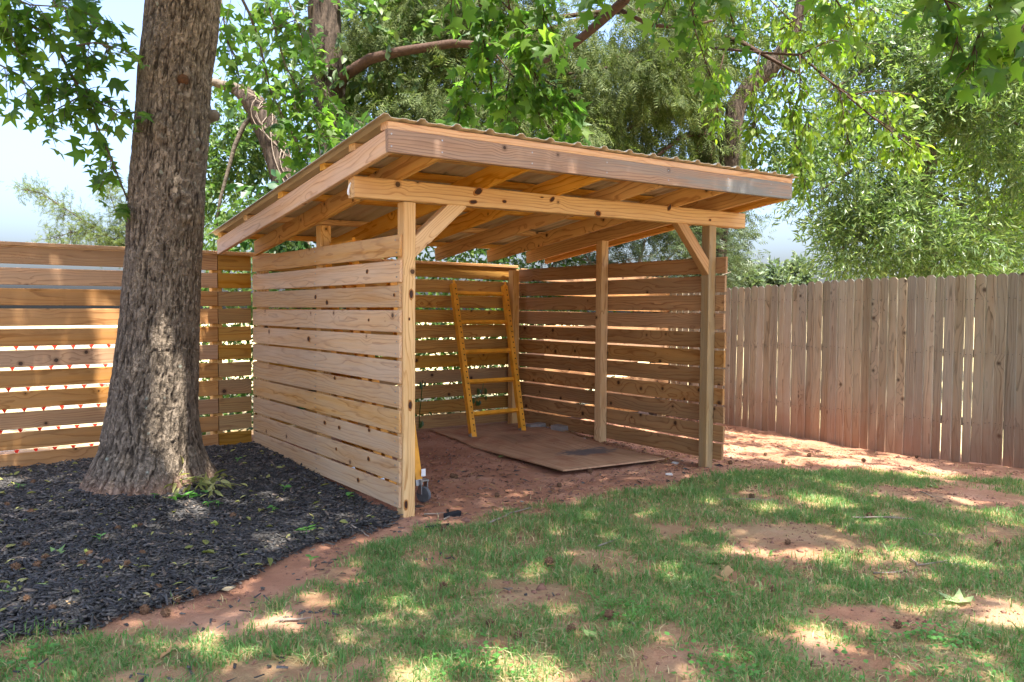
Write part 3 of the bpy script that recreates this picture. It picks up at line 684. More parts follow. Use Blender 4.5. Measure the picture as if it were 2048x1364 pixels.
def t_spray():
    V = [(-.025, 0, 0), (.025, 0, 0), (0, 1, -.12)]; F = [(0, 1, 2)]
    for y, l in ((.12, .30), (.32, .32), (.52, .26), (.72, .18)):
        for s in (-1, 1):
            k = len(V); zz = -.12*y*y; V += [(0, y-.035, zz), (s*l, y+l*.8, zz-.06), (0, y+.05, zz)]; F.append((k, k+1, k+2))
    return np.array(V), np.array(F)
STAR, OVAL, NARROW, SPRAY = t_star(), t_oval(), t_narrow(), t_spray()
def frames(axis_, nrm):
    y = norm(axis_); n = np.asarray(nrm, float); z = norm(n-y*np.sum(n*y, -1, keepdims=True)); x = np.cross(y, z); return x, y, z
def cloud(name, pos, axis_, nrm, size, T, mat, parent=None):
    x, y, z = frames(axis_, nrm); tv, tf = T; k = len(tv); n = len(pos); cu = R.uniform(.2, 2.6, (n, 1, 1)); wx_ = R.uniform(.75, 1.1, (n, 1, 1))
    V = pos[:, None]+size[:, None, None]*(wx_*tv[None, :, 0:1]*x[:, None]+tv[None, :, 1:2]*y[:, None]+cu*tv[None, :, 2:3]*z[:, None])
    F = (tf[None]+(np.arange(n)*k)[:, None, None]).reshape(-1, 3)
    o = link(name, mesh_tri(name, V.reshape(-1, 3), F, mat))
    if parent: rel(o, parent)
    return o
def rv(n): return norm(R.normal(size=(n, 3)))
def bough(paths, ntwig, tl, nleaf, lsize, droop=.6, spread=1., T=STAR, jitter=.03, bunch=.0):
    """leaves along random twigs springing from branch polylines; returns twig tubes and leaf arrays"""
    mb = MB(); P = []; A = []; Nn = []; Sz = []
    for path, rad in paths:
        path = np.array(path); seg = np.linalg.norm(np.diff(path, axis=0), axis=1); cum = np.r_[0, np.cumsum(seg)]
        mb.tube(path, np.linspace(rad, rad*.35, len(path)), 5)
        k = max(1, int(ntwig*cum[-1]))
        for _ in range(k):
            t = R.uniform(.08, 1)*cum[-1]; i = min(np.searchsorted(cum, t)-1, len(path)-2); i = max(i, 0)
            p = path[i]+(path[i+1]-path[i])*((t-cum[i])/seg[i]); d = norm(path[i+1]-path[i])
            dr = norm(d*.5+rv(1)[0]*spread+np.array([0, 0, -droop])); ln = tl*R.uniform(.5, 1.25)
            q = p+dr*ln*.5; e = q+norm(dr+np.array([0, 0, -droop*.6]))*ln*.5
            mb.tube([p, q, e], [.0035, .0025, .0015], 3, False)
            m = max(2, int(nleaf*R.uniform(.6, 1.3)))
            for u in np.linspace(.25, 1, m):
                c = p+(q-p)*min(1, u*2)+(e-q)*max(0, u*2-1)
                a = norm(dr*.5+rv(1)[0]*.9+np.array([0, 0, -droop*.8]))
                P.append(c+a*lsize*.25+rv(1)[0]*jitter); A.append(a); Nn.append(norm(rv(1)[0]*.8+np.array([0, 0, .9])+norm(CP-c)*.35)); Sz.append(lsize*R.uniform(.65, 1.15))
    return mb, np.array(P), np.array(A), np.array(Nn), np.array(Sz)
def limbs(name, paths, mat, parent, *a, **k):
    acc = []
    for pth in paths:
        mb, *arr = bough([pth], *a, **k); rel(link(name, mb.mesh(name, mat, True)), parent); acc.append(arr)
    return [np.concatenate(v) for v in zip(*acc)]
def blobs_points(blobs, ncl, nl, tl, droop, keep=.38, ns=1.1, seed=0):
    """twig clusters in ellipsoids (centre, radii along camera-right, up, away)"""
    wts = np.array([b[1][0]*b[1][1] for b in blobs]); idx = R.choice(len(blobs), int(ncl*1.9), p=wts/wts.sum())
    C = np.array([b[0] for b in blobs])[idx]; Rr = np.array([b[1] for b in blobs])[idx]
    rn = norm(np.array([RT[0], RT[1], 0])); fn = norm(np.array([FW[0], FW[1], 0]))
    u = rv(len(idx))*(R.uniform(.12, 1, (len(idx), 1))**.45)
    p = C+u[:, :1]*Rr[:, :1]*rn+u[:, 1:2]*Rr[:, 1:2]*np.array([0, 0, 1.])+u[:, 2:]*Rr[:, 2:]*fn
    k = fbm(p[:, 0]*ns, p[:, 1]*ns, p[:, 2]*ns, 3, 40+seed) > keep
    p, u = p[k][:ncl], u[k][:ncl]
    out_ = norm(u[:, :1]*rn+u[:, 1:2]*np.array([0, 0, 1.])+u[:, 2:]*fn)
    d = norm(out_*.7+rv(len(p))*.7+np.array([0, 0, -droop]))
    t = R.uniform(0, 1, (len(p), nl)); pos = (p[:, None]+d[:, None]*t[..., None]*tl*R.uniform(.6, 1.4, (len(p), 1, 1))).reshape(-1, 3)
    pos = pos+R.normal(size=pos.shape)*tl*.10
    ax_ = norm(np.repeat(d, nl, 0)+rv(len(pos))*.75); nr = norm(rv(len(pos))+np.array([0, 0, .7]))
    return pos, ax_, nr

# ------------------------------------------------------------------ sun gaps in the crown overhead
PATCH = [(1010, 1348, 120, 22), (850, 1348, 60, 18), (555, 1330, 50, 13), (375, 1275, 35, 11), (620, 1232, 50, 17), (650, 1190, 40, 10), (745, 1262, 26, 26),
         (1690, 892, 150, 22), (1560, 872, 110, 16), (1790, 922, 90, 10), (1640, 1005, 45, 20), (1545, 1020, 22, 8), (1600, 1105, 55, 9), (1480, 1100, 40, 8), (1700, 1052, 50, 8), (1620, 1275, 48, 14),
         (1340, 1140, 20, 13), (1990, 1030, 50, 14), (2020, 1225, 40, 28), (1780, 1112, 50, 11), (1890, 992, 60, 9), (1960, 1125, 45, 11), (1265, 1022, 16, 6), (380, 1030, 42, 13), (330, 1012, 20, 8), (540, 1085, 40, 9), (625, 1048, 18, 7), (430, 1300, 30, 10),
         (1530, 900, 70, 14), (1850, 935, 70, 10)]
SP = []
for px, py, rx, ry in PATCH:
    c = hit(px, py); ab = lateral(c[0], c[1]); l = lateral(*hit(px+rx, py)[:2]); t = lateral(*hit(px, py-ry)[:2]); SP.append((ab[0], ab[1], abs(l[0]-ab[0]), abs(t[1]-ab[1])))
SPOT = [(tuple(at(px, py, 6.)), .58) for px, py in ((960, 60), (1040, 60), (990, 160), (1070, 160), (1110, 230), (1020, 250))]+[(tuple(at(px, py, 7.1)), .50) for px, py in ((1560, 90), (1640, 130), (1720, 90), (1720, 210), (1800, 240), (1640, 220), (1500, 60))]+[(tuple(at(px, py, 6.4)), .45) for px, py in ((600, 250), (660, 280), (520, 120))]+[((-1.0, 1.33, .62), .10), ((-.94, 1.36, .40), .12), ((-.90, 1.33, .20), .13)]+[(tuple(hity(212, y, 2.74)), .045) for y in (640, 690, 740)]
def in_sun(p, grow=0.):
    q = p-SUN*((p[:, 2:3]+.06)/SUN[2]); a, b = lateral(q[:, 0], q[:, 1]); bad = np.zeros(len(p), bool); mot = fbm(q[:, 0]*6, q[:, 1]*6, 0, 3, 61) > .40
    for ca__, cb__, ra, rb_ in SP: bad |= (((a-ca__)/(ra+.03+grow))**2+((b-cb__)/(rb_+.03+grow))**2) < 1
    bad &= mot
    for c, r in SPOT:
        d = p-np.array(c); al = d@SUN; bad |= (al > .2) & (np.linalg.norm(d-al[:, None]*SUN, axis=1) < r+.05+grow)
    return bad
def off_frame(p, m=40):
    d = p-CP; z = d@FW; x = 1024+FPX*(d@RT)/np.maximum(z, .01); y = 682-FPX*(d@UP)/np.maximum(z, .01)
    return (z < .05) | (x < -m) | (x > 2048+m) | (y < -m) | (y > 1364+m)

# ------------------------------------------------------------------ the big sweetgum
gum = empty('sweetgum_tree', (-1.12, 1.6, -.03), 'big sweetgum with thick furrowed grey trunk rising from the black mulch', 'tree')
ROWS = [(-.20, -1.128, 1.618, .50), (-.077, -1.128, 1.618, .463), (.021, -1.127, 1.618, .445), (.119, -1.122, 1.614, .392), (.262, -1.11, 1.605, .333), (.402, -1.102, 1.599, .312), (.541, -1.092, 1.592, .293), (.822, -1.07, 1.576, .275),
        (1.099, -1.052, 1.562, .26), (1.378, -1.037, 1.552, .252), (1.621, -1.023, 1.541, .247), (1.826, -1.011, 1.533, .250), (2.075, -1.001, 1.525, .247), (2.327, -.979, 1.509, .244), (2.574, -.966, 1.499, .238),
        (2.821, -.952, 1.489, .239), (3.07, -.921, 1.466, .24), (3.314, -.903, 1.453, .24), (4.2, -.86, 1.40, .23), (5.5, -.80, 1.33, .20), (7.5, -.75, 1.2, .14), (9.5, -.7, 1.1, .07)]
RW = np.array(ROWS)
zs = np.r_[np.linspace(-.2, 3.6, 560), np.linspace(3.65, 9.5, 60)]; NT = 240
th = np.arange(NT)/NT*2*math.pi
ZZ, TH = np.meshgrid(zs, th, indexing='ij')
cx_, cy_, rr_ = (np.interp(ZZ, RW[:, 0], RW[:, i]) for i in (1, 2, 3))
ux, uy = np.cos(TH), np.sin(TH)
wob = (fbm(ux*1.7+5, uy*1.7, ZZ*1.3, 3, 70)-.5)*.045
flare = sstep(.55, -.05, ZZ)
lob = flare*(.045*np.cos(3*TH+.6)+.035*np.cos(5*TH+2.1))
wx = (fbm(ux*3, uy*3, ZZ*5, 3, 75)-.5)*1.5
def ridged(a): return 1-np.abs(2*a-1)
wy = (fbm(ux*6+3, uy*6, ZZ*7, 3, 76)-.5)*1.3
c1 = sstep(.02, .34, np.abs(2*fbm(ux*11+wx+wy, uy*11+wx-wy, ZZ*4.6, 2, 81)-1)*2.2)
c2 = sstep(.0, .30, np.abs(2*noise(ux*21+wy*2, uy*21-wy*2, ZZ*12, 82)-1))
g3 = noise(ux*40, uy*40, ZZ*30, 83); big_ = fbm(ux*2, uy*2, ZZ*2, 3, 84)
rid = np.clip(c1*(.55+.45*c2)*(.72+.5*g3)+.18*(big_-.5), 0, 1)
hb = fbm(ux*5, uy*5, ZZ*14, 2, 87)
disp = .010*(rid-.5)+.006*(g3-.5)
# wrinkles above old branch scars, and the swollen scars themselves
def surf_dir(px, py):
    z = np.interp(py, [0, 1000], [3.31, -.09]); return z
scars = [(366, 160, .085), (367, 405, .10), (330, 245, .07), (398, 300, .06), (420, 232, .05)]
SC = []
for px, py, s in scars:
    d = ray(px, py); z0 = 1.6
    # intersect with the trunk's axis cylinder
    best = None
    for t in np.linspace(4, 7, 1200):
        p = CP+d*t; c = np.array([np.interp(p[2], RW[:, 0], RW[:, i]) for i in (1, 2, 3)])
        if math.hypot(p[0]-c[0], p[1]-c[1]) < c[2]: best = p; break
    if best is None:
        t = 5.55; best = CP+d*t
    SC.append((best, s))
PX = cx_+ux*rr_; PY = cy_+uy*rr_
for p, s in SC:
    dd = np.sqrt((PX-p[0])**2+(PY-p[1])**2+((ZZ-p[2]+.03)*.8)**2)
    disp = disp+.020*np.exp(-(dd/s)**2)+.012*np.cos(dd*90)*np.exp(-(dd/(s*1.3))**2)
RRt = rr_*(1+lob+wob)+disp*(1+flare*.6)-.008
V = np.stack([cx_+ux*RRt, cy_+uy*RRt, ZZ], -1).reshape(-1, 3)
I = np.arange(len(zs)*NT).reshape(len(zs), NT); J = np.roll(I, -1, 1)
F = np.stack([I[:-1], J[:-1], J[1:], I[1:]], -1).reshape(-1, 4)
tme = mesh_tri('trunk', V, F, M_BARK, True)
at_ = tme.attributes.new('ridge', 'FLOAT', 'POINT'); at_.data.foreach_set('value', rid.astype(np.float32).ravel())
rel(link('trunk', tme), gum)
M_STUB = flat('stub_heartwood', srgb(88, 58, 34), .8, 0, .2, 50, .9)
p, s = SC[0]; nrm = norm(np.array([p[0]-(-.95), p[1]-1.49, .1])); mb = MB(); mb.tube([p-nrm*.02, p+nrm*.02, p+nrm*.032], [.040, .036, .02], 10); rel(link('branch_stub', mb.mesh('branch_stub', M_STUB, True)), gum)
p, s = SC[4]; mb = MB(); nrm = norm(RT+np.array([0, 0, .1])); mb.tube([p-nrm*.05, p, p+nrm*.05, p+nrm*.065], [.05, .045, .038, .015], 10); rel(link('branch_stub', mb.mesh('branch_stub', M_LIMBG, True)), gum)
def PP(lst, d):  # polyline from picture places at a distance (scalar or list)
    d = [d]*len(lst) if np.isscalar(d) else d
    return [at(px, py, dd) for (px, py), dd in zip(lst, d)]
# boughs in view
LP = [(PP([(-120, -120), (20, 20), (105, 80), (165, 190), (215, 300), (255, 400)], [4.6, 4.9, 5., 5.1, 5.2, 5.3]), .016), (PP([(105, 80), (60, 75), (-40, 80)], 5.), .008), (PP([(130, 95), (190, 85), (250, 100)], 5.), .008),
      (PP([(60, 150), (130, 185), (190, 180)], 5.1), .007), (PP([(-60, -40), (60, 10), (150, 15)], 4.8), .008), (PP([(150, -60), (160, 20), (155, 60)], 5.2), .01), (PP([(0, 130), (40, 150), (70, 215)], 5.), .006), (PP([(-60, 10), (20, 60), (50, 140)], 4.9), .006),
      (PP([(165, 190), (120, 215), (85, 235)], 5.1), .006), (PP([(165, 190), (220, 215), (262, 240)], 5.1), .006), (PP([(90, -60), (110, 10), (200, 50), (262, 70)], 5.1), .007)]
RP = [(PP([(455, -60), (500, 30), (520, 90), (540, 180), (600, 300)], [6., 6.1, 6.2, 6.3, 6.5]), .014), (PP([(520, -60), (545, 40), (570, 130), (620, 220), (640, 260)], 6.4), .010), (PP([(560, -40), (600, 60), (630, 140), (660, 220)], 6.5), .008),
      (PP([(440, -20), (450, 60), (465, 110)], 5.9), .008), (PP([(440, 60), (470, 110), (480, 160)], 6.), .007), (PP([(540, 180), (580, 200), (650, 290)], 6.4), .007), (PP([(600, 150), (650, 180), (720, 250)], 6.6), .006), (PP([(560, 220), (600, 290), (640, 330)], 6.6), .006),
      (PP([(540, 60), (590, 40), (640, 90)], 6.3), .006)]
CPATH = [(PP([(950, -80), (962, 20), (968, 80), (980, 140), (985, 195)], [5.6, 5.8, 5.9, 6., 6.]), .016), (PP([(1010, -80), (1020, 30), (1050, 110), (1090, 190), (1130, 250)], [5.6, 5.8, 5.9, 6., 6.1]), .010), (PP([(1070, -60), (1090, 30), (1120, 90)], 5.8), .007), (PP([(985, 100), (1040, 170), (1080, 230), (1110, 270)], 6.), .006),
         (PP([(968, 80), (930, 150), (920, 230), (935, 275)], 6.), .006), (PP([(1000, 0), (1060, 60), (1110, 60)], 5.8), .006), (PP([(1020, 140), (1010, 210), (1050, 270)], 6.), .006), (PP([(1060, 140), (1120, 180), (1160, 230)], 6.), .006)]
DP = [(PP([(1900, -140), (1880, -20), (1920, 60), (1900, 120)], 3.9), .008), (PP([(1990, -120), (1980, 0), (1950, 90), (1935, 140)], 3.8), .007), (PP([(2110, -100), (2070, 20), (2040, 60), (2010, 80)], 3.8), .007), (PP([(1840, -120), (1860, -30), (1880, 40)], 4.), .006), (PP([(2120, 0), (2080, 70), (2050, 110)], 3.8), .006)]
TP = [(PP([(1330, -120), (1380, -10), (1390, 60), (1420, 150)], 5.2), .008), (PP([(1440, -120), (1450, -10), (1470, 60)], 5.3), .008), (PP([(1180, -90), (1200, -30), (1225, 5)], 5.), .006), (PP([(1650, -100), (1660, -20), (1700, 40)], 5.2), .006), (PP([(1340, -60), (1330, 10), (1310, 50)], 5.2), .006), (PP([(920, -60), (905, -10), (900, 20)], 5.2), .005)]
ALL = []
sets = [(LP, 26, .20, 3.4, .105), (RP, 24, .24, 3.6, .105), (CPATH, 26, .20, 3.8, .125), (DP, 22, .18, 3.2, .115), (TP, 20, .18, 3.2, .115)]
single = []
for i, (paths, a, b, c, d) in enumerate(sets):
    P_, A_, N_, S_ = limbs('limb', paths, M_LIMBG if i < 2 else M_LIMB, gum, a, b, c, d, droop=.75 if i in (2, 3, 4) else .55)
    if i >= 2: single.append((P_, A_, N_, S_))
    else: ALL.append((P_, A_, N_, S_))
sg = [np.concatenate(v) for v in zip(*single)]
inside = ~off_frame(sg[0], -6); dist = np.where(inside, np.linalg.norm(sg[0]-CP, axis=1)/sg[3], 1e9); order = np.argsort(dist)
pickd = order[:280]; rest = order[280:]
lm = [mesh_tri('leaf', v*np.array([1, 1, k]), STAR[1], LF_GUM1) for k, v in ((.6, STAR[0]), (1.5, STAR[0]), (2.6, STAR[0]))]
fx_, fy_, fz_ = frames(sg[1], sg[2])
for i in pickd:
    o = bpy.data.objects.new('leaf', lm[i % 3]); COL.objects.link(o); s = sg[3][i]
    put(o, gum, Matrix([[fx_[i][r]*s, fy_[i][r]*s, fz_[i][r]*s, sg[0][i][r]] for r in range(3)]+[[0, 0, 0, 1]]))
ALL.append(tuple(v[rest] for v in sg))
# limbs and the crown overhead, above the view
mb = MB()
for e, zb in [((3.6, -2.8, 6.6), 5.), ((-4.6, -3.0, 6.3), 4.8), ((.2, -4.6, 6.2), 5.2), ((-5.0, 1.6, 6.4), 5.5), ((4.2, .6, 6.8), 5.8), ((-1.5, -5.5, 5.8), 4.6), ((2.6, 3., 7.6), 6.4), ((-3., 3.5, 7.6), 6.6), ((5.5, -2, 7.), 6.2)]:
    a = np.array([np.interp(zb-.6, RW[:, 0], RW[:, 1]), np.interp(zb-.6, RW[:, 0], RW[:, 2]), zb-.6]); e = np.array(e)
    mb = MB(); mb.tube([a, a*.7+e*.3+np.array([0, 0, .5]), a*.35+e*.65+np.array([0, 0, .4]), e], [.10, .075, .05, .018], 7)
    rel(link('limb', mb.mesh('limb', M_LIMBG, True)), gum)
n = 360000
p = np.stack([R.uniform(-6, 7.5, n), R.uniform(-8.5, 2.9, n), R.uniform(5., 10.5, n)], -1)
q = p-SUN*((p[:, 2:3]+.06)/SUN[2])
cov = fbm(q[:, 0]*1.5, q[:, 1]*1.5, 0, 4, 55)
d = p-CP; dep = d@FW
ok = off_frame(p, 60) & ~in_sun(p, .04) & ((cov > .24) | ((q[:, 0] > -.3) & (q[:, 0] < 3.) & (q[:, 1] > -.5) & (q[:, 1] < 1.5))) & (p[:, 2] > 3.5+.10*np.maximum(0, np.hypot(p[:, 0]+1, p[:, 1]+2)-4)*0)
ok &= (fbm(p[:, 0]*.9, p[:, 1]*.9, p[:, 2]*.9, 3, 58) > .25) & (q[:, 0] > -5.2) & (q[:, 0] < 6.3) & (q[:, 1] > -3.9) & (q[:, 1] < 3.7+.4*np.sin(q[:, 0]*2)) & ((q[:, 1] < 2.9) | (q[:, 0] < 1.))
p = p[ok][:38000]; m = len(p)
ALL.append((p, norm(rv(m)+np.array([0, 0, -.5])), norm(rv(m)*.6+np.array([0, 0, 1.])), R.uniform(.11, .17, m)))
P_, A_, N_, S_ = (np.concatenate(v) for v in zip(*ALL))
tag(cloud('crown', P_, A_, N_, S_, STAR, LF_GUM, gum), kind='stuff')

# ------------------------------------------------------------------ trees behind the fences
def tree(name, base, label, group=None): return empty(name, base, label, 'tree', group)
def tubes(name, lst, mat, parent, n=8):
    one = len(lst) > 12; mb = MB()
    for pts, r in lst:
        if not one: mb = MB()
        mb.tube(pts, r if not np.isscalar(r) else np.linspace(r, r*.4, len(pts)), n)
        if not one: o = rel(link(name, mb.mesh(name, mat, True)), parent)
    if one: o = tag(rel(link(name, mb.mesh(name, mat, True)), parent), kind='stuff')
    return o
def ground_pt(p): return np.array([p[0], p[1], float(gz(p[0], p[1]))-.1])
def rough_trunk(name, pts, rads, mat, parent, n=20, sub=9):
    pts = np.array(pts); t = np.linspace(0, len(pts)-1, (len(pts)-1)*sub+1)
    Pp = np.stack([np.interp(t, np.arange(len(pts)), pts[:, i]) for i in range(3)], -1); rr = np.interp(t, np.arange(len(pts)), rads)
    mb = MB(); mb.tube(Pp, list(rr), n); V = np.array(mb.V); c = np.repeat(Pp, n, 0); dv = norm(V-c)
    k = (fbm(dv[:, 0]*4+V[:, 2]*.5, dv[:, 1]*4, V[:, 2]*3, 4, 17)-.5)*np.repeat(rr, n)*.55
    mb.V = [tuple(v) for v in V+dv*k[:, None]]
    return rel(link(name, mb.mesh(name, mat, True)), parent)
def bark2(name, dark, light):
    m, n, o = nodes(name); B = NB(n); t = B.new('ShaderNodeTexCoord'); x, y, z = B.sep(t.outputs['Object'])
    v = B.noise(B.comb(B.math('MULTIPLY', x, 26.), B.math('MULTIPLY', y, 26.), B.math('MULTIPLY', z, 6.)), 1., 6, .68)
    B.set(o.inputs[0], B.bsdf(B.ramp(v, [(.35, dark), (.65, light)]), .9, B.bump(v, .03), .15)); return m
BK_DARK = bark2('vine_tree_bark', srgb(36, 31, 27), srgb(92, 80, 70)); BK_CEDAR = bark2('cedar_bark', srgb(84, 60, 46), srgb(140, 112, 92))
BK_OAK = bark2('oak_bark', srgb(60, 54, 46), srgb(118, 108, 96))

def vinebraid(path, rad, k, parent, nm='vine_stem'):
    lst = []
    path = np.array(path)
    for i in range(k):
        ph = R.uniform(0, 6.28); fr_ = R.uniform(.6, 1.6); pts = []
        for t in np.linspace(0, len(path)-1, 26):
            c = np.array([np.interp(t, np.arange(len(path)), path[:, j]) for j in range(3)])
            a = ph+math.sin(t*fr_*2+i)*1.1; r = rad*1.06
            pts.append(c+r*(math.cos(a)*RT+math.sin(a)*FW*1.))
        lst.append((pts, .009))
    return tubes(nm, lst, M_TWIG, parent, 4)

# A: upright dark trunk behind the roof edge
pa = PP([(690, 780), (678, 480), (668, 330), (660, 200), (650, 60), (645, -120)], 9.4)
ta = tree('tulip_tree', ground_pt(pa[0]), 'dark upright trunk with broad glossy leaves behind the left roof edge')
rough_trunk('trunk', [ground_pt(pa[0])]+pa, [.23, .22, .20, .185, .18, .18, .17], BK_DARK, ta)
tubes('limb', [(PP([(660, 190), (690, 150), (740, 118), (800, 103), (905, 87), (980, 90)], [9.4, 9.2, 9., 8.9, 8.8, 8.7]), [.085, .07, .062, .055, .05, .03])], M_LIMB, ta)
b = [(at(720, 90, 9.6), (1.1, .8, .8)), (at(600, 200, 10.2), (.9, .9, .8)), (at(760, 200, 10), (.6, .7, .6)), (at(690, 30, 9.9), (1., .5, .8)), (at(560, 320, 10.4), (.7, .6, .6))]
pos, ax_, nr = blobs_points(b, 620, 5, .3, .6, .36); cloud('crown', pos, ax_, nr, R.uniform(.10, .17, len(pos)), OVAL, LF_BUSH, ta)
# B: leaning vine-wrapped trunk
pb = PP([(610, 640), (585, 430), (566, 350), (540, 270), (515, 215), (480, 180), (425, 164), (330, 170)], 9.0)
tb = tree('leaning_tree', ground_pt(pb[0]), 'leaning dead trunk wrapped in thin vines behind the left roof edge')
rough_trunk('trunk', [ground_pt(pb[0])]+pb[:6], [.16, .15, .145, .14, .135, .125, .09], BK_DARK, tb)
tubes('limb', [(pb[5:], [.07, .045, .03]), (PP([(500, 235), (488, 250), (470, 290), (455, 345), (440, 400), (430, 470)], 9.), [.03, .03, .026, .022, .018, .012])], M_LIMBG, tb)
vinebraid([ground_pt(pb[0])]+pb[:6], .14, 13, tb)
pos, ax_, nr = blobs_points([(at(500, 360, 9.6), (.75, .75, .7)), (at(450, 280, 10), (.5, .6, .5)), (at(430, 430, 10), (.4, .4, .5)), (at(560, 440, 10), (.7, .4, .5))], 620, 9, .26, .5, .36)
cloud('crown', pos, ax_, nr, R.uniform(.055, .095, len(pos)), OVAL, LF_BUSH, tb)
# C: ivy with big dark leaves over the roof edge
iv = empty('climbing_vine', at(600, 420, 8.4), 'climbing vine with large dark glossy leaves hanging over the left roof edge', 'vine')
pos, ax_, nr = blobs_points([(at(575, 395, 8.3), (.34, .22, .25)), (at(650, 335, 8.2), (.30, .22, .25)), (at(520, 470, 8.3), (.3, .2, .25)), (at(600, 500, 8.2), (.35, .2, .25)), (at(700, 300, 8.3), (.25, .25, .2))], 190, 4, .2, .9, .3)
cloud('leaves', pos, ax_, nr, R.uniform(.11, .19, len(pos)), OVAL, LF_VINE, iv)
tubes('stem', [(PP([(545, 500), (570, 420), (640, 350), (720, 290)], 8.35), .012), (PP([(600, 560), (600, 480), (580, 400)], 8.3), .010)], M_LIMB, iv, 5)
# D: cedar
pc = PP([(1415, 800), (1412, 500), (1405, 250), (1400, 60), (1396, -140)], 11.2)
td = tree('cedar_tree', ground_pt(pc[0]), 'tall dark cedar with drooping feathery foliage behind the shelter roof')
rough_trunk('trunk', [ground_pt(pc[0])]+pc, [.24, .22, .20, .18, .17, .15], BK_CEDAR, td)
lim = []
for a, c2 in [((1390, 60), (1000, 230)), ((1395, 130), (1120, 150)), ((1400, 20), (900, 60)), ((1400, 200), (1180, 300)), ((1398, -60), (800, -20)), ((1400, 120), (1060, 330)), ((1405, 260), (1290, 330)), ((1400, -20), (760, 170)), ((1402, 60), (1600, 150))]:
    lim.append((PP([a, ((a[0]*.6+c2[0]*.4), (a[1]*.6+c2[1]*.4)-12), c2], [11.2, 10.3, 9.4]), [.05, .035, .012]))
tubes('limb', lim, M_LIMB, td, 6)
b = [(at(px, py, dd), r) for px, py, dd, r in [(800, 90, 10, (1., .8, .8)), (800, 220, 9.6, (.6, .45, .6)), (930, 220, 9.5, (.8, .6, .7)), (1000, 80, 10, (1.2, 1., .9)), (1200, 100, 10, (1.2, 1., .9)), (1290, 210, 10, (.9, .8, .8)), (1330, 60, 10.4, (1., .9, .9)), (1100, 280, 9.6, (.8, .6, .7)), (1250, 330, 10, (.6, .4, .5)), (900, 0, 10.2, (1.2, .6, .9)), (860, 260, 9.3, (.4, .3, .4)), (1350, 330, 10.8, (.45, .6, .5)), (740, 30, 10.4, (.7, .6, .7)), (1440, 270, 11, (.35, .7, .5))]]
pos, ax_, nr = blobs_points(b, 3300, 11, .42, .9, .39, 1.4)
cloud('foliage', pos, norm(ax_+np.array([0, 0, -.6])), nr, R.uniform(.12, .24, len(pos)), SPRAY, LF_CEDAR, td)
# E: cherry with bright leaves on the right
pe = PP([(1422, 800), (1430, 480), (1455, 340), (1473, 210), (1500, 170), (1540, 140), (1590, 60), (1620, -60)], 10.6)
te = tree('cherry_tree', ground_pt(pe[0]), 'cherry tree with bright lime oval leaves hanging beside the right roof corner')
rough_trunk('trunk', [ground_pt(pe[0])]+pe, [.17, .16, .15, .14, .12, .11, .10, .08, .07], BK_DARK, te)
tubes('limb', [(PP([(1262, -70), (1250, 0), (1200, 45), (1140, 95), (1085, 125)], [6.6, 6.8, 6.9, 7., 7.1]), [.05, .046, .042, .036, .022]), (PP([(1240, 20), (1300, 50), (1370, 55), (1430, 40)], 6.9), [.02, .018, .015, .01]), (PP([(1500, 180), (1560, 110), (1580, 100)], 10.6), .05),
               (PP([(1420, 95), (1520, 105), (1600, 110), (1680, 180), (1740, 230), (1830, 300)], [8., 7.5, 7.2, 7., 6.9, 6.8]), [.014, .013, .012, .010, .008, .004])], M_LIMB, te, 7)
CH = [(PP([(1600, 110), (1660, 80), (1730, 90)], 7.1), .008), (PP([(1640, 150), (1700, 190), (1760, 180), (1830, 190)], 7.), .008), (PP([(1740, 230), (1790, 260), (1850, 300)], 6.9), .006), (PP([(1600, 110), (1600, 190), (1620, 260)], 7.1), .007), (PP([(1680, 180), (1690, 250), (1700, 290)], 7.), .006), (PP([(1520, 105), (1500, 200), (1520, 290)], 7.4), .007),
      (PP([(1450, 100), (1430, 180), (1440, 250)], 7.6), .007), (PP([(1560, 60), (1620, 20), (1720, 40)], 7.2), .007), (PP([(1480, -60), (1540, 0), (1600, 60)], 7.4), .008), (PP([(1380, -40), (1400, 60), (1410, 120)], 7.6), .007), (PP([(1560, 110), (1600, 330), (1610, 370)], 7.2), .005), (PP([(1600, 0), (1680, -10), (1760, 20)], 7.3), .006), (PP([(1740, 230), (1770, 220), (1800, 300)], 6.9), .005)]
P_, A_, N_, S_ = limbs('branch', CH, M_LIMB, te, 34, .22, 5.5, .085, droop=.8, T=OVAL)
cloud('crown', P_, A_, N_, S_*1.05, OVAL, LF_CHERRY, te)
pos, ax_, nr = blobs_points([(at(1500, 60, 11), (1.0, .8, .9)), (at(1420, 20, 11), (.9, .6, .9)), (at(1590, 290, 11.6), (.5, .45, .6)), (at(1520, 260, 11.5), (.5, .7, .6)), (at(1640, 20, 11), (.9, .6, .8)), (at(1560, 300, 11.5), (.6, .4, .5))], 900, 9, .34, .7, .40, 1.3)
cloud('inner_foliage', pos, ax_, nr, R.uniform(.06, .10, len(pos)), OVAL, LF_BUSH, te)
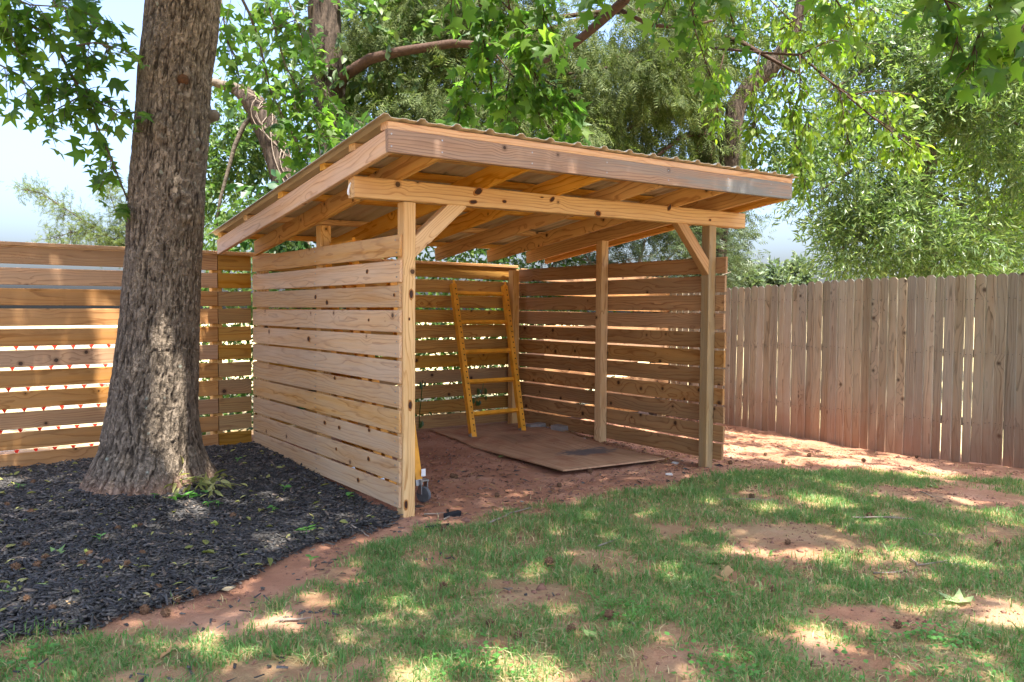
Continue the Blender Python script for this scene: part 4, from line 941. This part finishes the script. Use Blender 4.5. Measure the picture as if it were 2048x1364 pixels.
# F: willow oak, right
pf = PP([(1850, 900), (1845, 560), (1840, 300), (1835, 50), (1830, -150)], 14.5)
tf_ = tree('willow_oak_tree', ground_pt(pf[0]), 'large willow oak with dense narrow leaves rising behind the picket fence')
rough_trunk('trunk', [ground_pt(pf[0])]+pf, [.3, .28, .26, .25, .22, .2], BK_OAK, tf_)
lim = [(PP([a, ((a[0]+c2[0])/2, (a[1]+c2[1])/2-20), c2], [14.5, 13.8, 13.]), [.07, .05, .015]) for a, c2 in [((1840, 300), (1640, 380)), ((1838, 200), (2060, 260)), ((1840, 380), (1990, 470)), ((1838, 120), (1660, 180)), ((1840, 420), (1680, 500)), ((1836, 60), (2000, 60))]]
tubes('limb', lim, BK_OAK, tf_, 6)
b = [(at(px, py, dd), r) for px, py, dd, r in [(1700, 330, 13.4, (1., 1.1, 1.)), (1800, 440, 13.2, (1.2, .9, 1.)), (1740, 480, 13.2, (1., .6, .8)), (1900, 300, 13.4, (1.3, 1.4, 1.)), (2020, 240, 13, (1., 1.6, 1.)), (1900, 100, 13.6, (1.4, 1.2, 1.2)), (2000, 430, 13, (1., 1., 1.)), (1760, 180, 13.8, (1.1, 1.1, 1.)), (1880, 500, 13, (1.2, .5, .8)), (1660, 250, 13.8, (.6, .8, .7)), (2040, 60, 13, (1., 1., 1.)), (1720, 40, 14, (1.1, .9, 1.)), (1720, 400, 13.6, (.5, .5, .5))]]
pos, ax_, nr = blobs_points(b, 5200, 12, .5, .35, .40, 1.0)
cloud('crown', pos, ax_, nr, R.uniform(.11, .17, len(pos)), NARROW, LF_OAK, tf_)
# G: bright tree at the far right edge, behind
pg = PP([(2150, 900), (2130, 500), (2120, 200), (2110, -50)], 17)
tg_ = tree('broadleaf_tree', ground_pt(pg[0]), 'pale sunlit broadleaf tree filling the right edge above the picket fence')
rough_trunk('trunk', [ground_pt(pg[0])]+pg, [.3, .28, .25, .22, .2], BK_OAK, tg_)
pos, ax_, nr = blobs_points([(at(2020, 330, 17), (1.6, 1.8, 1.2)), (at(2060, 140, 17), (1.6, 1.8, 1.2)), (at(1960, 200, 17.5), (1.4, 1.4, 1.)), (at(2000, 500, 17), (1.8, .8, 1.))], 2200, 9, .5, .4, .36, .8)
cloud('crown', pos, ax_, nr, R.uniform(.11, .18, len(pos)), OVAL, LF_CHERRY, tg_)
# H: juniper at the left above the fence
ph_ = PP([(330, 900), (320, 560), (300, 500)], 12)
th_ = tree('juniper_tree', ground_pt(ph_[0]), 'thin juniper with sparse slanting sprays above the fence left of the big trunk')
hp = [(PP([(300, 520), (210, 470), (150, 430), (80, 385), (45, 378)], 12), .013), (PP([(230, 490), (180, 460), (140, 465), (95, 480)], 12), .008), (PP([(300, 510), (250, 450), (230, 420), (210, 360)], 12), .010), (PP([(300, 505), (240, 470), (200, 500)], 12), .015), (PP([(320, 520), (270, 430), (265, 380)], 12), .015)]
tubes('trunk', [([ground_pt(ph_[0])]+ph_, [.10, .08, .06, .04])], BK_CEDAR, th_)
P_, A_, N_, S_ = limbs('limb', hp, M_LIMB, th_, 60, .24, 10, .12, droop=.1, T=SPRAY, jitter=.06)
cloud('foliage', P_, A_, N_, S_, SPRAY, LF_CEDAR, th_)
# I: thin birch-like hanging sprays left
# J: cedar thicket behind the right slats
tj = empty('cedar_thicket', ground_pt(at(1270, 800, 10.2)), 'low bare twigged cedar seen between the roof and the right slats', 'shrub')
pos, ax_, nr = blobs_points([(at(1250, 480, 10.5), (1.2, .55, .6)), (at(1100, 500, 10.5), (.9, .4, .6)), (at(1400, 460, 11), (.7, .7, .6)), (at(1420, 520, 11.5), (.35, .4, .5))], 700, 10, .4, .2, .40, 1.5)
cloud('foliage', pos, ax_, nr, R.uniform(.12, .2, len(pos)), SPRAY, LF_PINE, tj)
lst = []
for i in range(34):
    a = at(R.uniform(1050, 1340), R.uniform(520, 640), 10.3); e = a+norm(RT*R.uniform(-1, 1)+np.array([0, 0, R.uniform(.05, .6)]))*R.uniform(.6, 1.3); lst.append(([a, (a+e)/2+rv(1)[0]*.06, e], [.012, .009, .003]))
lst.append(([ground_pt(at(1270, 800, 10.2)), at(1270, 560, 10.3), at(1290, 480, 10.4)], [.06, .04, .02]))
tubes('twigs', lst, M_TWIG, tj, 4)
# K: undergrowth behind the back fence
p = np.stack([R.uniform(-.55, 5.2, 60000), R.uniform(3.05, 5.2, 60000), R.uniform(-.1, 2.5, 60000)], -1)
p = p[(fbm(p[:, 0]*1.5, p[:, 1]*1.5, p[:, 2]*1.5, 3, 91) > .36) & (p[:, 2] < 2.1+.4*np.sin(p[:, 0]*2.3)) & ((p[:, 0] > -.25) | (p[:, 2] < 1.))][:17000]; m = len(p)
tag(cloud('undergrowth', p, norm(rv(m)+np.array([0, 0, -.2])), norm(rv(m)+np.array([0, 0, .8])), R.uniform(.05, .10, m), OVAL, LF_BUSH), kind='stuff')
# L: far trees beyond the picket fence
for i, (px, hpx, wpx, lb) in enumerate([(1480, 75, 70, 'far hazy tree just right of the shelter wall'), (1545, 68, 60, 'far hazy rounded tree between the shelter and the oak'), (1598, 82, 46, 'far pointed tree right of the hazy rounded tree')]):
    dd = 52+3*i; c = at(px, 600, dd); r = tree('distant_tree', ground_pt(c), lb, 'distant trees on the skyline'); s = dd/FPX
    tubes('trunk', [([ground_pt(c), at(px, 600-hpx*.6, dd)], [.2, .1])], BK_OAK, r, 6)
    pos, ax_, nr = blobs_points([(at(px, 600-hpx*.35, dd), (wpx*s*.6, hpx*s*.5, 1.)), (at(px, 600-hpx*.7, dd), (wpx*s*.35, hpx*s*.32, .8)), (at(px, 600, dd), (wpx*s*.8, hpx*s*.4, 1.))], 420, 6, .6, .1, .3, .6)
    cloud('crown', pos, ax_, nr, R.uniform(.3, .5, len(pos)), OVAL, LF_PINE, r)

# ------------------------------------------------------------------ mulch, grass, clods
n = 130000
x = R.uniform(-4.3, -.04, n); y = R.uniform(-1.6, 2.7, n)
k = (mulch_mask(x, y) > R.uniform(.15, .9, n)) & (np.hypot(x+1.12, y-1.6) > .36)
stray = (R.uniform(size=n) < .012) & (grass_mask(x, y) < .5)
k |= stray & (x < -.1)
x, y = x[k], y[k]
# thinner where nothing can be seen: keep within the view with a margin
xx, yy, dz = proj(np.stack([x, y, np.full_like(x, -.03)], -1)); k = (xx > -350) & (yy < 1500) & (dz > .5); x, y = x[k][:62000], y[k][:62000]; n = len(x)
ln = R.gamma(2.4, .010, n)+.010; wd = R.uniform(.0025, .0085, n); tk = R.uniform(.002, .005, n)
d = norm(np.stack([np.cos(a := R.uniform(0, 6.283, n)), np.sin(a), R.normal(0, .22, n)], -1)); nr = norm(R.normal(0, .3, (n, 3))+np.array([0, 0, 1.]))
X_, Y_, Z_ = frames(d, nr)
c = np.stack([x, y, gz(x, y)+R.uniform(.0, .022, n)], -1)
cor = np.array([(-1, -1, -1), (1, -1, -1), (.55, 1, -1), (-.7, 1, -1), (-1, -1, 1), (1, -1, 1), (.5, 1, 1), (-.6, 1, 1)])*.5
V = c[:, None]+cor[None, :, 0:1]*wd[:, None, None]*2*X_[:, None]+cor[None, :, 1:2]*ln[:, None, None]*Y_[:, None]+cor[None, :, 2:3]*tk[:, None, None]*Z_[:, None]
FQ = np.array([(4, 5, 6, 7), (0, 1, 5, 4), (1, 2, 6, 5), (2, 3, 7, 6), (3, 0, 4, 7)])
F = (FQ[None]+(np.arange(n)*8)[:, None, None]).reshape(-1, 4)
tag(link('mulch_chips', mesh_tri('mulch_chips', V.reshape(-1, 3), F, M_CHIP)), kind='stuff')
def blades(name, n, mat, hmin, hmax, sel, lean=.6, wd=(.0016, .0034)):
    x = R.uniform(-2.6, 5.4, n); y = R.uniform(-3.9, 1.2, n)
    xx, yy, dz = proj(np.stack([x, y, np.full_like(x, -.06)], -1)); k = (xx > -400) & (xx < 2800) & (yy < 1600) & (dz > .8); x, y = x[k], y[k]
    g = grass_mask(x, y); k = sel(g, x, y); x, y = x[k], y[k]; n = len(x)
    h = R.uniform(hmin, hmax, n)*(.25+1.4*fbm(x*4, y*4, 0, 3, 66)); w_ = R.uniform(*wd, n)
    a = R.uniform(0, 6.283, n); sx, sy = np.cos(a), np.sin(a); b = R.uniform(0, 6.283, n); l = np.abs(R.normal(0, lean, n)).clip(0, 2.6)
    lx, ly = np.cos(b)*l, np.sin(b)*l
    z0 = gz(x, y)-.004
    o = np.stack([x, y, z0], -1); s = np.stack([sx, sy, 0*sx], -1)*w_[:, None]
    m_ = o+np.stack([lx*.35, ly*.35, 1/np.sqrt(1+.15*l*l)], -1)*(h*.55)[:, None]; t = o+np.stack([lx, ly, 1/np.sqrt(1+l*l)], -1)*h[:, None]
    V = np.stack([o-s, o+s, m_+s*.8, m_-s*.8, t], 1); T3 = np.array([(0, 1, 2), (0, 2, 3), (3, 2, 4)])
    F = (T3[None]+(np.arange(n)*5)[:, None, None]).reshape(-1, 3)
    return tag(link(name, mesh_tri(name, V.reshape(-1, 3), F, mat)), kind='stuff')
blades('grass', 380000, M_GRASS, .018, .062, lambda g, x, y: (.05+.95*g)*(.05+1.2*fbm(x*3.5, y*3.5, 0, 3, 77)) > R.uniform(.06, 1.1, len(x)), 1.35)
blades('dry_grass', 200000, M_STRAW, .02, .05, lambda g, x, y: (g*.5+.06*(grass_mask(x, y) > .02)+.012*(x > .1)*(y < .2)) > R.uniform(0, 1.3, len(x)), 1.6)
# clods and crumbs on bare dirt
n = 22000
x = R.uniform(-1.6, 5.3, n); y = R.uniform(-3.2, 2.7, n)
k = (grass_mask(x, y) < .35) & (mulch_mask(x, y) < .1) & (fbm(x*2, y*2, 0, 3, 88) > .42); x, y = x[k][:6500], y[k][:6500]; n = len(x)
s = R.gamma(2., .0028, n)+.002
oc = np.array([(1, 0, 0), (-1, 0, 0), (0, 1, 0), (0, -1, 0), (0, 0, .7), (0, 0, -.7)], float); of = np.array([(0, 2, 4), (2, 1, 4), (1, 3, 4), (3, 0, 4), (2, 0, 5), (1, 2, 5), (3, 1, 5), (0, 3, 5)])
V = np.stack([x, y, gz(x, y)+.001], -1)[:, None]+oc[None]*s[:, None, None]*R.uniform(.5, 1.5, (n, 6, 1)); F = (of[None]+(np.arange(n)*6)[:, None, None]).reshape(-1, 3)
tag(link('clay_crumbs', mesh_tri('clay_crumbs', V.reshape(-1, 3), F, M_CLOD)), kind='stuff')
# bark crumbs and needles along the right slats
n = 3200
x = np.r_[R.normal(2.72, .12, 900), R.uniform(3.0, 5.2, 1700), R.uniform(.1, 2.8, 600)]; y = np.r_[R.uniform(.3, 2.5, 900), R.uniform(-.3, 2.6, 1700), R.uniform(-.15, 1.6, 600)]
x = np.where((np.arange(n) < 900), np.minimum(x, 2.88), x)
a = R.uniform(0, 6.283, n); d = np.stack([np.cos(a), np.sin(a), R.normal(0, .15, n)], -1)
tag(cloud('leaf_litter', np.stack([x, y, gz(x, y)+.006], -1), d, norm(R.normal(0, .3, (n, 3))+np.array([0, 0, 1.])), R.uniform(.02, .07, n), NARROW, LF_TAN), kind='stuff')

# ------------------------------------------------------------------ small things on the ground
def gum_mesh(mat, nm):
    bm = bmesh.new(); bmesh.ops.create_icosphere(bm, subdivisions=2, radius=.0155)
    fs = list(bm.faces); random.shuffle(fs)
    for f in fs[:44]:
        nrm = f.normal.copy(); r = bmesh.ops.poke(bm, faces=[f], offset=.0)
        for v in r['verts']: v.co += nrm*.008
    me = bpy.data.meshes.new(nm); bm.to_mesh(me); bm.free(); me.materials.append(mat); return me
GB, GG = gum_mesh(M_GUM, 'seed_ball'), gum_mesh(M_GUMG, 'seed_ball')
def z4(l): return [(x/2.926, 900+y/2.926) for x, y in l]
def z5(l): return [(700+x/2.926, 900+y/2.926) for x, y in l]
def z6(l): return [(1348+x/2.926, 900+y/2.926) for x, y in l]
MULB = z4([(195, 195), (180, 360), (40, 320), (150, 555), (90, 680), (220, 665), (525, 605), (820, 435), (830, 605), (745, 675), (625, 655), (480, 675), (1365, 385), (925, 790), (1140, 835), (1035, 870), (970, 955), (845, 935), (305, 930), (155, 868), (690, 455), (265, 630)])
GRNB = z4([(787, 447), (1255, 432), (505, 588)])
GRAB = z5([(550, 468), (545, 797), (1165, 657), (1440, 700), (1875, 735), (820, 1017), (1295, 1045), (985, 1088), (410, 1112), (1520, 965)])+z6([(665, 537), (1085, 602), (1310, 1020), (575, 822), (1145, 387), (1895, 545), (455, 272)])
DRTB = [(1118, 970), (994, 991), (905, 955), (1180, 945)]+z5([(860, 262), (1225, 205), (620, 160)])+z6([(535, 15), (640, 62), (790, 30), (1420, 15), (1110, 60), (330, 70)])
def balls(lst, me, lab, grp):
    for i, (px, py) in enumerate(lst):
        p = hit(px, py+2, -.05); p = hit(px, py+2, float(gz(p[0], p[1]))+.01); o = bpy.data.objects.new('seed_ball', me); COL.objects.link(o)
        s = random.uniform(.85, 1.15); o.scale = (s, s, s); o.location = (p[0], p[1], float(gz(p[0], p[1]))+.017*s); o.rotation_euler = [random.uniform(0, 6) for _ in range(3)]; tag(o, lab, 'seed ball', grp)
balls(MULB, GB, 'spiky brown sweetgum seed ball lying on the black mulch', 'brown seed balls on the mulch')
balls(GRNB, GG, 'fresh green spiky seed ball lying on the black mulch', 'green seed balls on the mulch')
balls(GRAB, GB, 'spiky brown sweetgum seed ball lying in the patchy lawn', 'brown seed balls in the lawn')
balls(DRTB, GB, 'spiky brown sweetgum seed ball on the bare red dirt', 'brown seed balls on the bare dirt')
# fallen leaves
def fallen(px, py, mat, size, T, label, curl=1.5, lift=.008, cat='fallen leaf'):
    p = hit(px, py, -.05); z = float(gz(p[0], p[1])); tv = T[0].copy(); tv[:, 2] = np.abs(tv[:, 2])*curl; me = mesh_tri('fallen_leaf', tv, T[1], mat, True)
    o = bpy.data.objects.new('fallen_leaf', me); COL.objects.link(o); o.location = (p[0], p[1], z+lift); o.scale = (size*1.25,)*3
    o.rotation_euler = (random.uniform(-.25, .25), random.uniform(-.25, .25), random.uniform(0, 6.28)); return tag(o, label, cat, 'fallen leaves')
FL = [(z4([(150, 832)])[0], LF_FRESH, .095, STAR, 'pale green star leaf on the mulch near the lower left edge'),
      (z4([(590, 385)])[0], LF_TAN, .07, OVAL, 'tan curled leaf on the mulch in front of the trunk base'),
      (z4([(1000, 848)])[0], LF_TAN, .075, STAR, 'tan star leaf at the mulch border beside the bare clay'),
      (z4([(115, 212)])[0], LF_FRESH, .07, OVAL, 'green leaf on the mulch under the left fence'),
      (z4([(1045, 740)])[0], LF_FRESH, .07, OVAL, 'pale green folded leaf in the middle of the mulch'),
      (z4([(1175, 776)])[0], LF_FRESH, .065, NARROW, 'pale green narrow leaf near the mulch border'),
      (z4([(1105, 605)])[0], LF_FRESH, .06, OVAL, 'small green leaf with long stalk on the open mulch'),
      (z4([(350, 640)])[0], LF_FRESH, .07, STAR, 'pale green star leaf on the mulch left of the trunk'),
      (z4([(560, 655)])[0], LF_TAN, .11, OVAL, 'large tan leaf between seed balls on the mulch'),
      (z4([(1290, 810)])[0], LF_TAN, .06, OVAL, 'tan leaf at the tip of the mulch border'),
      (z4([(470, 945)])[0], LF_TAN, .05, OVAL, 'small brown leaf on the mulch above the grass fringe'),
      (z4([(1415, 740)])[0], LF_TAN, .05, OVAL, 'small orange leaf at the clay edge of the mulch'),
      (z4([(310, 828)])[0], LF_FRESH, .06, NARROW, 'thin green leaf on the lower left mulch'),
      (z4([(130, 450)])[0], LF_FRESH, .07, OVAL, 'yellow green leaf on the mulch at the left edge'),
      (z4([(1300, 50)])[0], LF_FRESH, .08, OVAL, 'yellow leaf on the mulch behind the trunk near the fence'),
      (z4([(935, 1195)])[0], LF_TAN, .055, OVAL, 'orange tan leaf on the bare clay in the lower left lawn'),
      ((1106, 925), LF_FRESH, .07, OVAL, 'green leaf lying on the front of the plywood'),
      ((997, 922), LF_FRESH, .06, OVAL, 'green leaf on the dirt by the long plywood edge'),
      (z6([(1490, 160)])[0], LF_FRESH, .10, STAR, 'white green leaf on the lawn near the picket fence'),
      (z6([(1740, 872)])[0], LF_FRESH, .11, STAR, 'big pale green star leaf in the lower right lawn'),
      (z6([(300, 750)])[0], LF_TAN, .10, OVAL, 'pale curled dead leaf in the lawn right of centre'),
      (z6([(360, 775)])[0], LF_TAN, .085, OVAL, 'brown curled dead leaf touching the pale curled one'),
      (z6([(1110, 345)])[0], LF_FRESH, .09, OVAL, 'yellow green leaf on the lawn below the sunlit tuft'),
      (z6([(1145, 700)])[0], LF_TAN, .13, OVAL, 'large dark brown curled leaf on the bare patch of the right lawn'),
      (z6([(210, 672)])[0], LF_FRESH, .08, STAR, 'pale green star leaf in the lawn above the dead leaves'),
      (z6([(480, 895)])[0], LF_TAN, .06, OVAL, 'small orange leaf in the lawn below the dead leaves'),
      (z6([(325, 1015)])[0], LF_TAN, .06, OVAL, 'whitish leaf in the lawn near the bottom edge'),
      (z6([(1525, 605)])[0], LF_TAN, .09, NARROW, 'pale upright dry leaf beside a twig in the right lawn'),
      (z5([(1460, 1090)])[0], LF_FRESH, .06, OVAL, 'grey green leaf in the lawn near the bottom middle'),
      (z5([(460, 742)])[0], LF_TAN, .05, OVAL, 'small tan leaf in the lawn left of centre'),
      (z5([(1170, 655)])[0], LF_TAN, .06, OVAL, 'rust brown leaf in the green lawn strip'),
      (z5([(860, 1150)])[0], LF_TAN, .05, OVAL, 'brown leaf on the bare dirt near the bottom middle')]
for (px, py), m_, s, T, lb in FL: fallen(px, py, m_, s, T, lb)
# twigs
def stick(pts, r, label, mat=M_TWIG):
    W3 = []
    for px, py in pts:
        p = hit(px, py, -.05); W3.append(np.array([p[0], p[1], float(gz(p[0], p[1]))+r+.004+random.uniform(0, .006)]))
    mb = MB(); fine = []
    for a, b in zip(W3, W3[1:]):
        for t in (0, .33, .66): fine.append(a+(b-a)*t+np.r_[R.normal(0, .004, 2), 0])
    fine.append(W3[-1]); mb.tube(fine, np.linspace(r, r*.45, len(fine)), 6)
    i = len(fine)//2; mb.tube([fine[i], fine[i]+(fine[i+1]-fine[i])*1.2+np.array([.015, -.02, .012])], [r*.6, r*.2], 4)
    return tag(link('twig', mb.mesh('twig', mat, True)), label, 'twig', 'fallen twigs')
stick([(978, 1043), (1020, 1026), (1062, 1012)], .006, 'grey twig at the grass edge in front of the plywood')
stick(z6([(255, 280), (400, 285), (590, 297)]), .006, 'pale straight twig on the lawn in front of the right post')
stick(z6([(1045, 407), (1220, 406), (1400, 400)]), .006, 'long pale twig lying level across the right lawn')
stick(z6([(1395, 470), (1480, 495), (1590, 518)]), .005, 'grey forked twig at the edge of the shaded right lawn')
stick(z6([(1393, 630), (1420, 665), (1560, 655), (1750, 675)]), .005, 'long dark bent twig in the right lawn by the dry leaf')
stick(z6([(1165, 703), (1300, 717)]), .005, 'short grey twig beside the large dark curled leaf')
stick(z6([(1610, 985), (1665, 1030)]) if False else z5([(1610, 985), (1665, 1030)]), .004, 'pale twig standing out in the middle lower lawn')
stick(z4([(-40, 430), (60, 440), (150, 458)]), .006, 'pale twig on the mulch at the left edge')
stick(z4([(1925, 410), (1985, 430), (2060, 470)]), .007, 'pale curved twig on the mulch in front of the shelter slats')
stick(z5([(-10, 455), (60, 475), (112, 500)]), .006, 'white twig on the mulch beside the front left post')
stick(z5([(1455, 550), (1565, 510)]), .005, 'brown twig in the lawn below the right post')
stick(z5([(430, 378), (525, 380)]), .006, 'pale twig on the dirt right of the front left post')
stick(z5([(545, 410), (610, 365)]), .005, 'thin slanting twig on the dirt beside the black stick')
stick(z4([(60, 665), (150, 655), (270, 640)]), .005, 'pale twig between seed balls on the left mulch')
stick(z6([(1440, 225), (1540, 265)]), .005, 'thin twig on the bare dirt patch near the picket fence')
stick(z4([(1640, 990), (1790, 985)]), .007, 'dark twig on the sunlit grass below the mulch border')
# seedlings
def seedling(px, py, n, s, label, h=.05, mat=LF_SEED, T=OVAL):
    p = hit(px, py, -.04); z = float(gz(p[0], p[1])); r = empty('weed_seedling', (p[0], p[1], z), label, 'seedling', 'weed seedlings'); c = np.array([p[0], p[1], z])
    mb = MB(); mb.tube([c, c+np.array([.004, 0, h*.6]), c+np.array([.008, .004, h])], [.0022, .0018, .0012], 4); rel(link('stem', mb.mesh('stem', LF_SEED)), r)
    t = np.array([.008, .004, h]); a = np.arange(n)*2.4+random.uniform(0, 6); ax_ = norm(np.stack([np.cos(a), np.sin(a), R.uniform(.0, .5, n)], -1))
    cloud('leaves', np.tile(c+t, (n, 1))-np.array([0, 0, 1.])*R.uniform(0, h*.4, (n, 1)), ax_, np.tile([0, 0, 1.], (n, 1))+R.normal(0, .2, (n, 3)), R.uniform(.7, 1.1, n)*s, T, mat, r)
for (px, py), n, s, lb in [(z4([(580, 555)])[0], 4, .05, 'green seedling on the mulch above the green seed ball'), (z4([(1660, 268)])[0], 5, .045, 'small green seedling on the mulch right of the trunk'), (z4([(1590, 378)])[0], 6, .045, 'green seedling on the mulch between trunk and slats'),
                           (z4([(1790, 515)])[0], 6, .07, 'larger green seedling on the mulch in front of the slats'), (z4([(1815, 650)])[0], 4, .06, 'green seedling at the clay edge of the mulch near the post'), (z4([(1385, 135)])[0], 4, .04, 'thin seedling on the mulch behind the trunk'),
                           (z4([(1275, 350)])[0], 4, .045, 'seedling on the mulch just right of the base plant'), (z4([(900, 330)])[0], 4, .04, 'tiny seedling at the front of the trunk base'), (z4([(1215, 358)])[0], 5, .04, 'seedling on the mulch in front of the base plant'), (z4([(105, 275)])[0], 5, .045, 'pale seedling on the mulch at the left edge'),
                           ((568, 890), 6, .075, 'leafy weed growing up the lowest slats of the shelter'), (z4([(2040, 300)])[0], 4, .05, 'seedling on the mulch against the shelter slats')]:
    seedling(px, py, n, s, lb, .13 if px == 568 else .05)
# broad plant and wilted frond at the trunk base
c = hit(385, 1000, -.02); c[2] = float(gz(c[0], c[1]))
r = empty('ground_plant', c, 'low plant with broad green leaves at the foot of the big trunk', 'plant')
n = 9; a = np.arange(n)*.75; ax_ = norm(np.stack([np.cos(a), np.sin(a), R.uniform(.3, .8, n)], -1)); cloud('leaves', c+np.stack([R.uniform(-.12, .12, n), R.uniform(-.05, .05, n), np.full(n, .01)], -1), ax_, np.tile([0, 0, 1.], (n, 1)), R.uniform(.07, .11, n), OVAL, LF_SEED, r)
c = hit(392, 984, 0.); c[2] = float(gz(c[0], c[1]))+.02
r = empty('wilted_bough', c, 'wilted olive leafy bough fallen beside the base of the big trunk', 'bough')
mb, P_, A_, N_, S_ = bough([([c-RT*.18+[0, 0, .03], c+[0, 0, .07], c+RT*.12+[0, 0, .05], c+RT*.30+[0, 0, .01]], .005), ([c+[0, 0, .07], c-FW*.12+[0, 0, .05]], .004), ([c+RT*.08+[0, 0, .05], c-FW*.1+RT*.14+[0, 0, .03]], .004)], 26, .07, 3, .10, .35, T=OVAL, jitter=.01)
P_[:, 2] = np.maximum(P_[:, 2], c[2]+.01); rel(link('stem', mb.mesh('stem', LF_FERN)), r); cloud('leaves', P_, A_, N_, S_, t_oval(.13), LF_FERN, r)
# vines through the back fence
for px0, pts, lb in [(845, [(838, 862), (840, 820), (846, 760)], 'dark leafed creeper on the back fence behind the front left post'), (960, [(950, 800), (963, 790), (968, 760)], 'thin creeper on the back fence behind the ladder frame')]:
    W3 = [hity(px, py, 2.733) for px, py in pts]; r = empty('creeper', W3[0], lb, 'creeper')
    mb = MB(); mb.tube(W3, .004, 5); rel(link('stem', mb.mesh('stem', LF_VINE)), r)
    n = 7; t = R.uniform(0, 1, n); P_ = np.array([W3[0]+(W3[-1]-W3[0])*u for u in t])+np.stack([R.uniform(-.1, .1, n), np.full(n, -.012), R.uniform(-.05, .05, n)], -1)
    cloud('leaves', P_, norm(np.stack([R.normal(0, .5, n), np.zeros(n)-.2, -np.ones(n)], -1)), np.tile([0, -1., .2], (n, 1)), R.uniform(.05, .09, n), OVAL, LF_VINE, r)

# clover patches in the lawn, lower right
n = 800
cc = [(hit(px, py), r_) for px, py, r_ in [(1790, 1330, .20), (1960, 1330, .22), (1420, 1195, .10), (1880, 1270, .12), (1460, 1345, .12), (60, 1330, .12), (960, 1330, .10), (1250, 1230, .10)]]
idx = R.randint(0, len(cc), n); ctr = np.array([c[0] for c in cc])[idx]; rad = np.array([c[1] for c in cc])[idx]
x = ctr[:, 0]+R.normal(0, .8, n)*rad; y = ctr[:, 1]+R.normal(0, .8, n)*rad; a = R.uniform(0, 6.283, n)
tag(cloud('clover', np.stack([x, y, gz(x, y)+R.uniform(.012, .035, n)], -1), norm(np.stack([np.cos(a), np.sin(a), R.normal(.1, .2, n)], -1)), norm(R.normal(0, .25, (n, 3))+np.array([0, 0, 1.])), R.uniform(.014, .026, n), t_oval(.42), LF_SEED), kind='stuff')

# taller tufts of grass
nt_ = 1500; tx = R.uniform(-2.4, 5.2, nt_); ty = R.uniform(-3.6, .8, nt_); k = grass_mask(tx, ty) > R.uniform(.25, 1., nt_); tx, ty = tx[k], ty[k]
nb = 16; x = np.repeat(tx, nb)+R.normal(0, .012, len(tx)*nb); y = np.repeat(ty, nb)+R.normal(0, .012, len(tx)*nb); n = len(x)
d = norm(np.stack([R.normal(0, .6, n), R.normal(0, .6, n), np.ones(n)], -1)); ln = R.uniform(.04, .095, n)*np.repeat(R.uniform(.6, 1.1, len(tx)), nb)
BLADE = (np.array([(-.025, 0, 0), (.025, 0, 0), (.018, .5, .05), (-.018, .5, .05), (0, 1, .28)]), np.array([(0, 1, 2), (0, 2, 3), (3, 2, 4)]))
tag(cloud('grass_tufts', np.stack([x, y, gz(x, y)-.003], -1), d, rv(n), ln, BLADE, M_GRASS), kind='stuff')
# crumbs of bark and leaf scattered on the shelter's dirt floor and on the mulch
n = 900; x = R.uniform(.1, 3.1, n); y = np.r_[R.uniform(-.25, 1.6, n//2), R.uniform(-.2, .9, n-n//2)]; a = R.uniform(0, 6.283, n)
k = (grass_mask(x, y) < .3) & ~((x > 1.5) & (x < 2.8) & (y > .3)); x, y, a = x[k], y[k], a[k]; n = len(x)
tag(cloud('bark_bits', np.stack([x, y, gz(x, y)+.004], -1), norm(np.stack([np.cos(a), np.sin(a), R.normal(0, .2, n)], -1)), norm(R.normal(0, .4, (n, 3))+np.array([0, 0, 1.])), R.gamma(2., .012, n)+.008, t_narrow(.2), M_CHIP), kind='stuff')
n = 420; x = R.uniform(-3.2, -.1, n); y = R.uniform(-.8, 2.6, n); k = (mulch_mask(x, y) > .5) & (np.hypot(x+1.12, y-1.6) > .5); x, y = x[k], y[k]; n = len(x); a = R.uniform(0, 6.283, n)
tag(cloud('leaf_bits', np.stack([x, y, gz(x, y)+.026], -1), norm(np.stack([np.cos(a), np.sin(a), R.normal(0, .2, n)], -1)), norm(R.normal(0, .4, (n, 3))+np.array([0, 0, 1.])), R.gamma(2.5, .012, n)+.012, t_oval(.2), LF_FERN), kind='stuff')
